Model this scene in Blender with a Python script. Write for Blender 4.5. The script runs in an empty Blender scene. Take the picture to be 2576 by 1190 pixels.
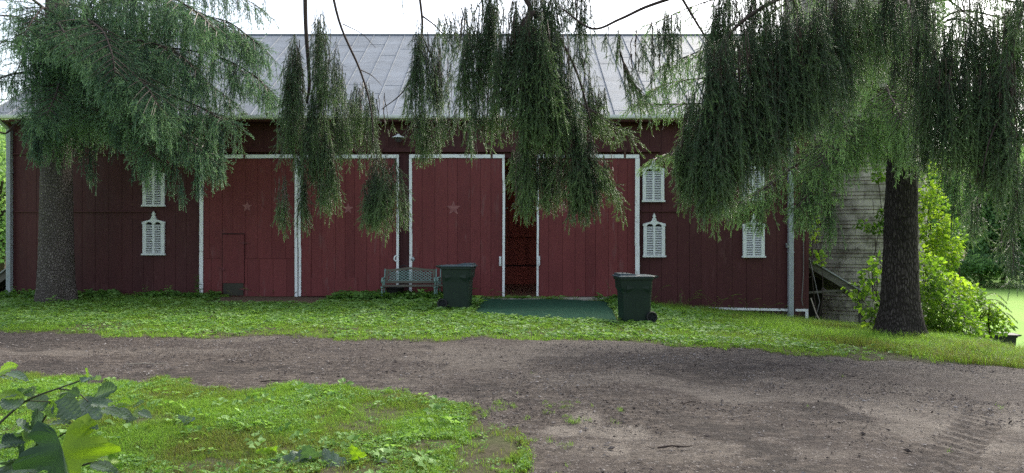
import bpy, math, random
import numpy as np

random.seed(5)
rng = np.random.default_rng(11)
SC = bpy.context.scene
COL = SC.collection
F = 1840.0      # focal length in reference pixels (2576 wide)
CZ = 1.63       # eye height
PI = math.pi


def P(px, py, Y):
    """world point seen at reference pixel (px,py) at depth Y - a ruler for placing things"""
    return np.array([(px - 1288) / F * Y, Y, CZ - (py - 595) / F * Y])


def X_(px, Y): return (px - 1288) / F * Y
def Z_(py, Y): return CZ - (py - 595) / F * Y


# ------------------------------------------------------------------ noise
def vnoise(x, y, scale=1.0, seed=0):
    x = np.asarray(x, float) / scale + 1000.3; y = np.asarray(y, float) / scale + 1000.7
    xi = np.floor(x).astype(np.int64); yi = np.floor(y).astype(np.int64)
    fx = x - xi; fy = y - yi
    fx = fx * fx * (3 - 2 * fx); fy = fy * fy * (3 - 2 * fy)
    def h(a, b):
        n = (a * 374761393 + b * 668265263 + seed * 1442695041) & 0xffffffff
        n = ((n ^ (n >> 13)) * 1274126177) & 0xffffffff
        return ((n ^ (n >> 16)) & 0xffff) / 65535.0
    return (h(xi, yi) * (1 - fx) + h(xi + 1, yi) * fx) * (1 - fy) + (h(xi, yi + 1) * (1 - fx) + h(xi + 1, yi + 1) * fx) * fy


def fbm(x, y, scale, seed=0, o=3):
    r = 0; a = 1; t = 0
    for k in range(o):
        r = r + a * vnoise(x, y, scale / 2 ** k, seed + k * 17); t += a; a *= .5
    return r / t


def sstep(a, b, x):
    t = np.clip((np.asarray(x, float) - a) / (b - a), 0, 1)
    return t * t * (3 - 2 * t)


# ------------------------------------------------------------------ terrain
def H(x, y):
    x = np.asarray(x, float); y = np.asarray(y, float)
    f = np.interp(y, [0, 11, 14.5, 19.4, 40], [.35, .42, .5, 1.0, 1.1])
    a = np.clip((x - 1.5) / 6.0, 0, 1.15) ** 1.2
    z = -.69 * a * f
    z = z - 1.9 * sstep(8.3, 15.5, x) * sstep(6, 15, y) - .5 * sstep(8.3, 15.5, x)
    z = z - 1.0 * sstep(-13.6, -22, x) * sstep(10, 20, y) 
    z = z - 2.2 * sstep(20.2, 26, y) * sstep(8.0, 7.0, x) * sstep(-15, -13, x)
    z = z + .05 * sstep(15, 17.5, y) * sstep(0, -6, x)
    z = z + .05 * (fbm(x, y, 2.2, 3) - .5) * sstep(2, 5, y)
    z = z + 1.4 * (fbm(x, y, 60, 8) - .5) * sstep(40, 90, y)
    return z


def h1(x, y): return float(H(np.array([x]), np.array([y]))[0])


# road mask: >0 inside the dirt drive (metres-ish signed)
def road_sd(x, y):
    x = np.asarray(x, float); y = np.asarray(y, float)
    far = np.interp(x, [-14, -8.6, -5, -1.8, 1.5, 4.3, 6.2, 8, 12], [12.6, 12.35, 12.05, 11.75, 11.45, 10.95, 10.75, 10.45, 9.9])
    near = np.interp(x, [-14, -7, -4.6, -2.6, -.9, -.35, .0, .12, .2, 20], [9.0, 8.6, 8.15, 7.75, 7.45, 6.9, 6.1, 5.0, 1.5, 1.0])
    n = .9 * (fbm(x, y, .9, 21) - .5) + .35 * (vnoise(x, y, .18, 5) - .5)
    d = np.minimum(far - y, (y - near) * np.where(x > -.9, .45, 1.0))
    c = np.hypot((x - 5.2) / 1.0, (y - 5.3) / 1.25) - .62     # grassy corner, lower right
    d = np.minimum(d, c)
    return d + n


# ------------------------------------------------------------------ mesh builder
class MB:
    def __init__(s): s.v = []; s.n = 0; s.f = {}; s.t = []

    def add(s, V, faces, tint=.5):
        V = np.asarray(V, float).reshape(-1, 3)
        if isinstance(faces, np.ndarray): faces = [faces]
        elif isinstance(faces[0], np.ndarray) and faces[0].ndim == 2: pass
        else:
            g = {}
            for q in faces: g.setdefault(len(q), []).append(q)
            faces = [np.array(q) for q in g.values()]
        for q in faces:
            s.f.setdefault(q.shape[1], []).append(q + s.n)
        s.v.append(V); s.n += len(V)
        s.t.append(np.broadcast_to(np.asarray(tint, float), (len(V),)).copy())
        return s

    def box(s, x0, x1, y0, y1, z0, z1, tint=.5):
        V = [(x, y, z) for z in (z0, z1) for y in (y0, y1) for x in (x0, x1)]
        return s.add(V, [(0, 2, 3, 1), (4, 5, 7, 6), (0, 1, 5, 4), (2, 6, 7, 3), (0, 4, 6, 2), (1, 3, 7, 5)], tint)

    def hexa(s, b, t, tint=.5):
        """b,t : four bottom / four top corners, counter-clockwise from above"""
        return s.add(list(b) + list(t), [(3, 2, 1, 0), (4, 5, 6, 7)] + [(i, (i + 1) % 4, 4 + (i + 1) % 4, 4 + i) for i in range(4)], tint)

    def bar(s, a, b, w, h, tint=.5, up=(0, 0, 1)):
        a = np.array(a, float); b = np.array(b, float); d = b - a; d /= np.linalg.norm(d)
        u = np.array(up, float)
        if abs(d @ u) > .98: u = np.array([0, 1., 0])
        r = np.cross(d, u); r /= np.linalg.norm(r); u = np.cross(r, d)
        c = [(-w / 2, -h / 2), (w / 2, -h / 2), (w / 2, h / 2), (-w / 2, h / 2)]
        V = [p + r * i + u * j for p in (a, b) for i, j in c]
        return s.add(V, [(3, 2, 1, 0), (4, 5, 6, 7)] + [(i, (i + 1) % 4, 4 + (i + 1) % 4, 4 + i) for i in range(4)][::1], tint)

    def tube(s, pts, rad, k=8, tint=.5, cap=True):
        pts = np.asarray(pts, float); n = len(pts)
        rad = np.broadcast_to(np.asarray(rad, float), (n,))
        T = np.gradient(pts, axis=0); T /= (np.linalg.norm(T, axis=1)[:, None] + 1e-12)
        ref = np.array([0., 0, 1]) if abs(T[0][2]) < .8 else np.array([1., 0, 0])
        V = []
        a = np.arange(k) / k * 2 * PI
        for i in range(n):
            r = np.cross(T[i], ref); r /= np.linalg.norm(r) + 1e-12; u = np.cross(r, T[i]); ref = u
            V.append(pts[i] + rad[i] * (np.cos(a)[:, None] * r + np.sin(a)[:, None] * u))
        V = np.concatenate(V)
        i = np.arange(n - 1)[:, None] * k; j = np.arange(k)[None, :]; j2 = (j + 1) % k
        Q = np.stack([i + j, i + j2, i + k + j2, i + k + j], -1).reshape(-1, 4)
        fs = [Q]
        if cap:
            fs += [np.arange(k)[::-1][None, :], (np.arange(k) + (n - 1) * k)[None, :]]
        return s._addf(V, fs, tint if np.ndim(tint) == 0 else np.repeat(tint, k))

    def _addf(s, V, fs, t):
        for q in fs: s.f.setdefault(q.shape[1], []).append(q + s.n)
        s.v.append(np.asarray(V, float)); s.n += len(V)
        s.t.append(np.broadcast_to(np.asarray(t, float), (len(V),)).copy())
        return s

    def prism(s, poly, d0, d1, axis='y', tint=.5):
        """poly in (x,z) extruded along y (axis 'y'), or (y,z) along x, or (x,y) along z"""
        n = len(poly)
        def mk(p, d): return {'y': (p[0], d, p[1]), 'x': (d, p[0], p[1]), 'z': (p[0], p[1], d)}[axis]
        V = [mk(p, d0) for p in poly] + [mk(p, d1) for p in poly]
        return s.add(V, [tuple(range(n)), tuple(range(2 * n - 1, n - 1, -1))] + [(i, n + i, n + (i + 1) % n, (i + 1) % n) for i in range(n)], tint)

    def lathe(s, prof, c=(0, 0, 0), k=24, tint=.5, M=None):
        prof = np.asarray(prof, float); n = len(prof); a = np.arange(k) / k * 2 * PI
        V = np.stack([prof[:, 0][:, None] * np.cos(a), prof[:, 0][:, None] * np.sin(a), np.broadcast_to(prof[:, 1][:, None], (n, k))], -1).reshape(-1, 3)
        if M is not None: V = V @ np.asarray(M).T
        V = V + np.asarray(c)
        i = np.arange(n - 1)[:, None] * k; j = np.arange(k)[None, :]; j2 = (j + 1) % k
        Q = np.stack([i + j, i + j2, i + k + j2, i + k + j], -1).reshape(-1, 4)
        return s._addf(V, [Q], tint)

    def build(s, name, mat, parent=None, smooth=False, bevel=0, recalc=False):
        me = bpy.data.meshes.new(name)
        if s.v:
            V = np.concatenate(s.v); me.vertices.add(len(V)); me.vertices.foreach_set('co', V.astype(np.float32).ravel())
            loops = []; tot = []
            for k, L in s.f.items():
                A = np.concatenate(L); loops.append(A.ravel()); tot.append(np.full(len(A), k))
            loops = np.concatenate(loops); tot = np.concatenate(tot)
            me.loops.add(len(loops)); me.loops.foreach_set('vertex_index', loops.astype(np.int32))
            me.polygons.add(len(tot))
            st = np.concatenate([[0], np.cumsum(tot)[:-1]])
            me.polygons.foreach_set('loop_start', st.astype(np.int32))
            me.polygons.foreach_set('loop_total', tot.astype(np.int32))
            me.polygons.foreach_set('use_smooth', np.full(len(tot), smooth))
            me.update(calc_edges=True)
            at = me.attributes.new('tint', 'FLOAT', 'POINT'); at.data.foreach_set('value', np.concatenate(s.t).astype(np.float32))
            if recalc:
                import bmesh
                bm = bmesh.new(); bm.from_mesh(me); bmesh.ops.recalc_face_normals(bm, faces=bm.faces); bm.to_mesh(me); bm.free()
        if mat: me.materials.append(mat)
        o = bpy.data.objects.new(name, me); COL.objects.link(o)
        if parent: o.parent = parent
        if bevel:
            b = o.modifiers.new('Bevel', 'BEVEL'); b.width = bevel; b.segments = 2; b.limit_method = 'ANGLE'; b.angle_limit = math.radians(40)
        return o


def tag(o, label=None, cat=None, group=None, kind=None):
    if label: o['label'] = label
    if cat: o['category'] = cat
    if group: o['group'] = group
    if kind: o['kind'] = kind
    return o


def empty(name, loc=(0, 0, 0), rz=0, label=None, cat=None, group=None):
    o = bpy.data.objects.new(name, None); COL.objects.link(o); o.location = loc; o.rotation_euler = (0, 0, rz)
    o.empty_display_size = .1
    return tag(o, label, cat, group)


def copy_tree(o, parent=None):
    c = o.copy(); COL.objects.link(c); c.parent = parent
    for ch in list(o.children): copy_tree(ch, c)
    return c


# ------------------------------------------------------------------ materials
class MT:
    def __init__(s, name, rough=.7, spec=.3):
        m = bpy.data.materials.new(name); m.use_nodes = True; s.m = m; s.nt = m.node_tree
        s.b = s.nt.nodes['Principled BSDF']; s.b.inputs['Roughness'].default_value = rough
        s.b.inputs['Specular IOR Level'].default_value = spec
        s.out = s.nt.nodes['Material Output']

    def n(s, t, **kw):
        nd = s.nt.nodes.new('ShaderNode' + t)
        for k, v in kw.items():
            if k.startswith('_'): setattr(nd, k[1:], v); continue
            s.set(nd.inputs[k.replace('__', ' ')], v)
        return nd

    def set(s, inp, v):
        if isinstance(v, bpy.types.NodeSocket): s.nt.links.new(v, inp)
        elif isinstance(v, bpy.types.Node): s.nt.links.new(v.outputs[0], inp)
        elif isinstance(v, tuple) and len(v) == 3 and inp.type == 'RGBA': inp.default_value = (*v, 1)
        else: inp.default_value = v

    def coord(s, scale=(1, 1, 1), which='Object'):
        tc = s.n('TexCoord'); mp = s.n('Mapping'); s.set(mp.inputs['Vector'], tc.outputs[which]); mp.inputs['Scale'].default_value = scale
        return mp.outputs[0]

    def noise(s, vec, scale, detail=4, rough=.6):
        return s.n('TexNoise', Vector=vec, Scale=scale, Detail=detail, Roughness=rough).outputs['Fac']

    def ramp(s, fac, stops, interp='LINEAR'):
        r = s.n('ValToRGB'); s.set(r.inputs[0], fac); cr = r.color_ramp; cr.interpolation = interp
        while len(cr.elements) < len(stops): cr.elements.new(.5)
        for e, (p, c) in zip(cr.elements, stops):
            e.position = p; e.color = (c, c, c, 1) if not isinstance(c, tuple) else (*c, 1)
        return r.outputs[0]

    def mix(s, f, a, b, mode='MIX'):
        x = s.n('Mix', _data_type='RGBA', _blend_type=mode)
        s.set(x.inputs[0], f); s.set(x.inputs[6], a); s.set(x.inputs[7], b)
        return x.outputs[2]

    def math(s, op, a, b=0.0):
        x = s.n('Math', _operation=op); s.set(x.inputs[0], a); s.set(x.inputs[1], b); return x.outputs[0]

    def attr(s): return s.n('Attribute', _attribute_name='tint').outputs['Fac']
    def island(s): return s.n('NewGeometry').outputs['Random Per Island']
    def color(s, c): s.set(s.b.inputs['Base Color'], c)

    def bump(s, h, dist=.01, strength=1.0):
        b = s.n('Bump', Height=h, Distance=dist, Strength=strength); s.set(s.b.inputs['Normal'], b.outputs[0])

    def translucent(s, col, f=.4):
        t = s.n('BsdfTranslucent'); s.set(t.inputs['Color'], col)
        mx = s.n('MixShader'); s.set(mx.inputs[0], f); s.set(mx.inputs[1], s.b.outputs[0]); s.set(mx.inputs[2], t.outputs[0])
        s.set(s.out.inputs['Surface'], mx.outputs[0])


def paint_red(name, c, c2, wear):
    t = MT(name, .62, .25)
    v = t.coord((1, 1, .16)); n1 = t.noise(v, 9, 6, .7)
    v2 = t.coord((1, 1, .5)); n2 = t.noise(v2, 1.3, 4)
    v3 = t.coord((6, 6, .5)); n3 = t.noise(v3, 9, 5, .7)
    base = t.mix(t.island(), c, c2)
    base = t.mix(t.ramp(n2, [(.35, 0.0), (.75, .55)]), base, tuple(q * 1.35 for q in c2))
    pz = t.noise(t.coord((1, 1, .6)), .9, 3)
    wr = t.math('MULTIPLY', t.ramp(n1, [(.55, 0.0), (.70, wear)]), t.ramp(pz, [(.42, .15), (.62, 1.0)]))
    base = t.mix(wr, base, (.20, .115, .11))
    base = t.mix(t.ramp(n3, [(.3, .45), (.5, 0.0)]), base, tuple(q * .55 for q in c))
    pos = t.n('NewGeometry').outputs['Position']
    z = t.n('SeparateXYZ', Vector=pos).outputs[2]
    foot = t.math('MULTIPLY', t.ramp(t.math('MULTIPLY_ADD', z, 1.0), [(.05, 1.0), (.32, 0.0)]), t.ramp(n1, [(.35, 0.0), (.6, .8)]))
    base = t.mix(foot, base, (.055, .06, .04))      # green-grey splash dirt at the foot
    t.color(base)
    t.bump(t.math('ADD', n3, n1), .006, .6)
    t.set(t.b.inputs['Roughness'], t.ramp(n1, [(.3, .5), (.7, .75)]))
    return t.m


def simple(name, c, rough=.6, c2=None, scale=8, spec=.3, bump=.0, metallic=0, stretch=(1, 1, 1)):
    t = MT(name, rough, spec); v = t.coord(stretch)
    n = t.noise(v, scale, 5, .65)
    t.color(t.mix(t.ramp(n, [(.35, 0.0), (.68, 1.0)]), c, c2 if c2 else tuple(q * .7 for q in c)))
    if bump: t.bump(n, bump)
    t.b.inputs['Metallic'].default_value = metallic
    return t.m


def foliage(name, stops, trans=.3, rough=.5, spec=.3, tmul=1.6):
    t = MT(name, rough, spec)
    a = t.attr(); c = t.ramp(a, stops); t.color(c)
    bright = t.mix(1.0, c, (tmul, tmul * 1.05, tmul * .55), 'MULTIPLY')
    t.translucent(bright, trans)
    return t.m


M = {}
M['door_red'] = paint_red('weathered_red_door_paint', (.115, .0235, .0255), (.152, .034, .035), .7)
M['wall_red'] = paint_red('dark_red_wall_paint', (.052, .0145, .0158), (.066, .0185, .0195), .35)
M['inner_red'] = simple('red_inner_boards', (.46, .105, .075), .7, (.30, .068, .05), 3, stretch=(1, 1, .2))
M['white'] = simple('chipped_white_paint', (.74, .77, .78), .5, (.62, .65, .66), 14)
t = MT('peeling_white_trim', .55, .3); v = t.coord((1, 1, 1)); n = t.noise(v, 22, 6, .75); n2 = t.noise(v, 3, 3)
t.color(t.mix(t.ramp(t.math('MULTIPLY', n, t.math('ADD', n2, .5)), [(.58, 0.0), (.68, 1.0)]), (.76, .79, .80), (.30, .27, .26))); M['trim'] = t.m
t = MT('old_shutter_paint', .6, .3); v = t.coord((1, 1, .4)); n = t.noise(v, 18, 6, .75)
t.color(t.mix(t.ramp(n, [(.56, 0.0), (.72, 1.0)]), (.66, .70, .69), (.34, .34, .34))); M['shutter'] = t.m
M['dark'] = simple('shade_black', (.012, .010, .010), .9)  # near-black stand-in for shade in gaps, behind louvres and under the lean-to
# roof
t = MT('weathered_standing_seam_metal', .6, .15); v = t.coord((.35, 1, 1)); n = t.noise(v, 2.2, 6, .7); v2 = t.coord((3, .6, .6)); n2 = t.noise(v2, 5, 6, .7)
v3 = t.coord((1, 1, 1)); n3 = t.noise(v3, 38, 3, .7)
c = t.mix(t.ramp(n, [(.32, 0.0), (.68, 1.0)]), (.13, .145, .165), (.205, .23, .265))
c = t.mix(t.ramp(n2, [(.56, 0.0), (.72, .7)]), c, (.19, .185, .18))
c = t.mix(t.ramp(n3, [(.45, 0.0), (.7, .35)]), c, (.45, .49, .54))
t.color(c); t.set(t.b.inputs['Roughness'], t.ramp(n3, [(.3, .5), (.7, .7)])); t.bump(t.math('ADD', n, n3), .006, .5); M['roof'] = t.m
M['gutter'] = simple('white_gutter_metal', (.78, .79, .80), .35, (.66, .68, .68), 6, spec=.4)
M['downspout'] = simple('pale_grey_downspout', (.36, .40, .42), .4, (.28, .32, .34), 5, spec=.4)
M['iron'] = simple('rusty_iron', (.05, .025, .02), .7, (.10, .045, .03), 30)
M['redhinge'] = simple('red_painted_hinge', (.16, .04, .045), .6, (.09, .03, .03), 30)
M['grey_metal'] = simple('grey_cast_metal', (.30, .33, .35), .4, (.2, .22, .24), 30, metallic=.5)
M['concrete'] = simple('pale_worn_concrete', (.36, .34, .30), .85, (.22, .21, .17), 9, bump=.006)
M['bare_wood'] = simple('bare_grey_wood', (.052, .050, .037), .8, (.035, .034, .027), 9, stretch=(1, 1, .2))
M['star'] = simple('faded_star_paint', (.30, .13, .125), .7, (.17, .055, .058), 14)
M['floor'] = simple('worn_barn_floor_boards', (.26, .15, .10), .45, (.16, .08, .055), 4, stretch=(.3, 3, 1))
# bins
M['bin'] = simple('dark_green_bin_plastic', (.006, .018, .0125), .45, (.009, .024, .0165), 6, spec=.35)
M['lid'] = simple('sky_lit_bin_lid_plastic', (.042, .070, .084), .4, (.026, .046, .055), 7, spec=.35)  # sky light on the lids put into a paler, bluer colour
M['black'] = simple('black_plastic', (.014, .014, .016), .5, (.022, .022, .024), 10)
M['bin_dark'] = simple('charcoal_bin_plastic', (.014, .016, .019), .6, (.02, .022, .025), 6, spec=.15)
# bench
M['bench_wood'] = simple('weathered_bench_wood', (.115, .112, .085), .75, (.062, .060, .046), 12, stretch=(.2, 1, 1), bump=.002)
M['bench_iron'] = simple('verdigris_green_iron', (.20, .31, .28), .55, (.10, .18, .16), 22)
# carpet
t = MT('green_outdoor_carpet', .95, .1); v = t.coord(); n = t.noise(v, 160, 3, .8); n2 = t.noise(t.coord((1, 2.5, 1)), 5, 6, .8); n3 = t.noise(v, 34, 4, .8)
c = t.mix(n, (.010, .044, .027), (.026, .085, .052)); c = t.mix(t.ramp(n2, [(.50, 0.0), (.75, .5)]), c, (.085, .085, .05)); c = t.mix(t.ramp(n3, [(.62, 0.0), (.72, .8)]), c, (.11, .085, .05)); t.color(c); t.bump(n, .01); M['carpet'] = t.m
# bark
def bark(name, dark, mid, light, moss, zs=.62):
    t = MT(name, .9, .1); v = t.coord((1, 1, zs)); wob = t.n('TexNoise', Vector=v, Scale=7.0, Detail=4.0)
    vv = t.n('VectorMath', _operation='ADD'); t.set(vv.inputs[0], v); sc_ = t.n('VectorMath', _operation='SCALE'); t.set(sc_.inputs[0], wob.outputs['Color']); sc_.inputs['Scale'].default_value = .10; t.set(vv.inputs[1], sc_.outputs[0])
    e = t.n('TexVoronoi', _feature='DISTANCE_TO_EDGE', Vector=vv.outputs[0], Scale=25.0).outputs['Distance']; cell = t.n('TexVoronoi', Vector=vv.outputs[0], Scale=25.0).outputs['Color']; n = t.noise(v, 34, 5, .7); n4 = t.noise(t.coord(), 1.1, 4)
    h = t.math('ADD', t.ramp(e, [(.0, .1), (.22, .8)]), t.math('MULTIPLY', n, .5))
    c = t.ramp(h, [(.2, dark), (.62, mid), (1.1, light)]); c = t.mix(t.ramp(cell, [(.2, .0), (.9, .5)]), c, mid); c = t.mix(t.ramp(n4, [(.42, 0.0), (.66, .55)]), c, moss)
    t.color(c); t.bump(h, .05); return t.m
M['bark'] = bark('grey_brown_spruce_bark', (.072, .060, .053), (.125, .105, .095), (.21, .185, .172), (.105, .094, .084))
M['bark_shaded'] = bark('backlit_spruce_bark', (.010, .0085, .008), (.048, .040, .036), (.095, .081, .075), (.036, .034, .029), .25)  # darker bark copy with the backlit trunk's shade in its colours
M['branch'] = simple('brown_branch_bark', (.050, .034, .028), .85, (.030, .022, .019), 40)
M['stem'] = simple('plant_stem', (.07, .06, .04), .7, (.05, .07, .03), 30)
# foliage (tint attribute: 0 wood, then dark -> light needles)
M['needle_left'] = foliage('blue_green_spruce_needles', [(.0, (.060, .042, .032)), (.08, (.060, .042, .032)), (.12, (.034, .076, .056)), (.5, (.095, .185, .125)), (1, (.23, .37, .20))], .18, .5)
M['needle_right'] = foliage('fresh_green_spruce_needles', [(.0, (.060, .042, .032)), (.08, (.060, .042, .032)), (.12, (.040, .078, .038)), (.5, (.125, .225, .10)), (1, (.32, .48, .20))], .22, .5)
M['needle_near'] = foliage('shaded_spruce_needles', [(.0, (.080, .056, .042)), (.08, (.080, .056, .042)), (.12, (.030, .052, .032)), (.5, (.070, .122, .066)), (1, (.18, .285, .105))], .15, .45)  # darker needle copy; shade on the near boughs put into the colours
M['grass'] = foliage('short_lawn_grass', [(0, (.17, .13, .06)), (.2, (.135, .165, .045)), (.55, (.15, .28, .042)), (1, (.26, .40, .075))], .42, .6, .1)
M['weedleaf'] = foliage('broad_lawn_weed_leaves', [(0, (.055, .125, .030)), (.5, (.125, .245, .055)), (1, (.27, .41, .16))], .38, .55, .18)
M['bushleaf'] = foliage('yellow_green_shrub_leaves', [(0, (.035, .085, .020)), (.5, (.13, .22, .025)), (1, (.28, .36, .045))], .55, .5, .3, 2.0)
M['treeleaf'] = foliage('far_deciduous_leaves', [(0, (.06, .125, .065)), (.5, (.13, .23, .11)), (1, (.22, .33, .15))], .5, .6, .2)
t = MT('broad_leaf_top', .5, .35); v = t.coord((1, 1, 1)); a = t.attr(); n = t.noise(v, 40, 3)
c = t.ramp(a, [(0, (.020, .050, .026)), (.3, (.065, .11, .078)), (.5, (.145, .195, .17)), (.75, (.12, .22, .03)), (1, (.22, .34, .022))]); c = t.mix(t.math('MULTIPLY', n, .5), c, (.02, .06, .02)); t.color(c); t.translucent(t.mix(1.0, c, (1.8, 2.0, .7), 'MULTIPLY'), .4); M['sapleaf'] = t.m  # grey middle stop puts the leaves' sheen into the colour
# ground
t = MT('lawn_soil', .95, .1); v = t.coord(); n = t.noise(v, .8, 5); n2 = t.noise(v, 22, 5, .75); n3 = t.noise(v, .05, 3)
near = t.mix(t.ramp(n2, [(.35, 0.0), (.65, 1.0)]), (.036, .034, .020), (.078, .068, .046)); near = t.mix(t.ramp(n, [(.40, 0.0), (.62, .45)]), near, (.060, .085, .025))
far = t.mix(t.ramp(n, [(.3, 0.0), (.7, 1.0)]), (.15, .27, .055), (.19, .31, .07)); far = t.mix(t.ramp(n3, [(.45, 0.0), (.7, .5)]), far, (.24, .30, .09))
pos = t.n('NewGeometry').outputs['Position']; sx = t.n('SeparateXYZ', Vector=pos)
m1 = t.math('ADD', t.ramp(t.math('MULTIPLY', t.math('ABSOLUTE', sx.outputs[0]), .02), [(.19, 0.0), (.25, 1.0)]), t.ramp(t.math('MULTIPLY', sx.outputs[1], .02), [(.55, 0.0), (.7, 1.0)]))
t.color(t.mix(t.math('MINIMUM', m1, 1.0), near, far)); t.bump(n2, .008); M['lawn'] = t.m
t = MT('damp_dirt_and_gravel', .9, .2); v = t.coord(); n0 = t.noise(v, .55, 5, .65); n1 = t.noise(t.coord((1, 1.6, 1)), 2.6, 6, .7); n2 = t.noise(v, 55, 5, .8); vo = t.n('TexVoronoi', Vector=v, Scale=60.0)
c = t.mix(t.ramp(n2, [(.36, 0.0), (.66, 1.0)]), (.014, .0105, .009), (.062, .050, .042))
m1_ = t.noise(t.coord((.55, 1, 1)), 11, 4, .7); m2_ = t.noise(t.coord((.7, 1, 1)), 24, 3, .7)
c = t.mix(t.ramp(m1_, [(.46, 0.0), (.62, .8)]), c, (.118, .098, .083)); c = t.mix(t.ramp(m2_, [(.50, 0.0), (.62, .75)]), c, (.022, .017, .0165))
c = t.mix(t.ramp(n1, [(.48, 0.0), (.60, .45)]), c, (.080, .067, .056))
c = t.mix(t.ramp(n0, [(.50, 0.0), (.64, .55)]), c, (.034, .026, .0245))
c = t.mix(t.ramp(vo.outputs['Color'], [(.80, 0.0), (.90, .8)]), c, (.16, .148, .145))
at_ = t.attr(); c = t.mix(t.math('MULTIPLY', t.math('MAXIMUM', at_, 0.0), t.ramp(m2_, [(.40, 1.0), (.66, .35)])), c, (.165, .146, .126)); c = t.mix(t.math('MULTIPLY', t.math('MAXIMUM', t.math('MULTIPLY', at_, -.85), 0.0), t.ramp(m1_, [(.35, 1.0), (.65, .4)])), c, (.016, .013, .0125))      # dry dusty pale patches
t.color(c); t.bump(t.math('ADD', n2, t.math('ADD', m1_, t.math('MULTIPLY', vo.outputs['Distance'], .8))), .012, .9); M['road'] = t.m
t = MT('mixed_gravel_chips', .85, .2); a = t.attr()
t.color(t.ramp(a, [(0, (.018, .014, .013)), (.35, (.058, .047, .044)), (.6, (.115, .10, .094)), (1, (.26, .245, .24))])); M['chips'] = t.m
M['needles_dry'] = simple('dry_spruce_needle_litter', (.12, .075, .045), .95, (.06, .045, .03), 40, bump=.02)
# silo
t = MT('stained_concrete_silo_block', .9, .15); pos = t.n('TexCoord').outputs['Object']; sp = t.n('SeparateXYZ', Vector=pos)
ang = t.math('MULTIPLY', t.math('ARCTAN2', sp.outputs[0], sp.outputs[1]), 2.1); cb = t.n('CombineXYZ', X=ang, Y=sp.outputs[2])
br = t.n('TexBrick', Vector=cb.outputs[0], Scale=1.0); br.offset = .5
for k_, v_ in (('Mortar Size', .008), ('Brick Width', .46), ('Row Height', .215), ('Mortar Smooth', .2)): br.inputs[k_].default_value = v_
br.inputs['Color1'].default_value = (.33, .305, .265, 1); br.inputs['Color2'].default_value = (.43, .395, .345, 1); br.inputs['Mortar'].default_value = (.22, .20, .17, 1)
v = t.coord(); n = t.noise(v, 2.2, 6, .75); n2 = t.noise(t.coord((1, 1, .25)), 2.0, 5, .7)
c = t.mix(t.ramp(n, [(.46, 0.0), (.62, .85)]), br.outputs[0], (.075, .065, .052)); c = t.mix(t.ramp(n2, [(.52, 0.0), (.7, .5)]), c, (.09, .095, .065)); t.color(c); t.bump(n, .02); M['silo'] = t.m
M['shedwood'] = simple('weathered_shed_board', (.135, .125, .112), .85, (.075, .07, .063), 6, stretch=(.3, 1, 2))
M['shedroof'] = simple('thin_metal_shed_roof', (.34, .35, .36), .6, (.22, .23, .24), 6, spec=.2)
M['bulb'] = simple('dull_glass_lamp_guard', (.10, .10, .12), .3, (.05, .05, .06), 30)
M['pole'] = simple('bleached_stick', (.34, .30, .24), .8, (.22, .19, .15), 20)
M['cable'] = simple('grey_cable', (.16, .15, .15), .6)
M['flower'] = simple('pale_pink_blossom', (.62, .50, .50), .7, (.55, .42, .42), 20)
# ================================================================== BARN
YW = 19.40                      # front wall face
barn = empty('barn', (0, YW, 0), 0, 'long dark red plank barn with a grey metal roof and white trimmed sliding doors', 'barn')
BX0, BX1, YB = -13.42, 7.876, 30.4


def add_part(mb, name, mat, parent, **k):
    """vertices are given in world metres; keep the parent's origin"""
    o = mb.build(name, mat, None, **k)
    o.parent = parent
    off = np.zeros(3); p = parent
    while p is not None:
        off += np.array(p.location); p = p.parent
    o.location = tuple(-off)
    return o


def planks(mb, x0, x1, z0, z1, y, th=.03, w=.30, jit=.004, seed=0, gap=.007, splits=()):
    """vertical boards, front face at y (facing -Y); z0 may be a function of x"""
    r = random.Random(seed); x = x0
    while x < x1 - .02:
        b = min(x + w * r.uniform(.8, 1.2), x1)
        if x1 - b < .08: b = x1
        dy = r.uniform(-jit, jit)
        zb = z0 if not callable(z0) else None
        a0, a1 = (zb, zb) if zb is not None else (z0(x), z0(b))
        cuts = [s for s in splits if r.random() < .6]
        tops = sorted([c + r.uniform(-.25, .25) for c in cuts]) + [z1]
        lo0, lo1 = a0, a1
        for t in tops:
            if t - max(lo0, lo1) < .2: continue
            d2 = dy + r.uniform(-.002, .002)
            mb.hexa([(x + gap / 2, y + d2, lo0), (b - gap / 2, y + d2, lo1), (b - gap / 2, y + d2 + th, lo1), (x + gap / 2, y + d2 + th, lo0)],
                    [(x + gap / 2, y + d2, t), (b - gap / 2, y + d2, t), (b - gap / 2, y + d2 + th, t), (x + gap / 2, y + d2 + th, t)])
            lo0 = lo1 = t + .003
        x = b


zD0, zD1 = .05, 3.79                # door bottom / top
oL0, oL1 = X_(509, YW), X_(1000, YW)
oR0, oR1 = X_(1034, YW), X_(1604, YW)
w = MB()
planks(w, BX0, oL0, -.35, 4.66, YW, seed=1, splits=(2.2,))
planks(w, oL0, oR1, 3.72, 4.66, YW, seed=2, w=.32)
planks(w, oL1, oR0, -.1, 3.717, YW, seed=3, w=.16)
planks(w, oR1, BX1, lambda x: h1(x, YW) - .25, 4.66, YW, seed=4, w=.36)
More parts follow.
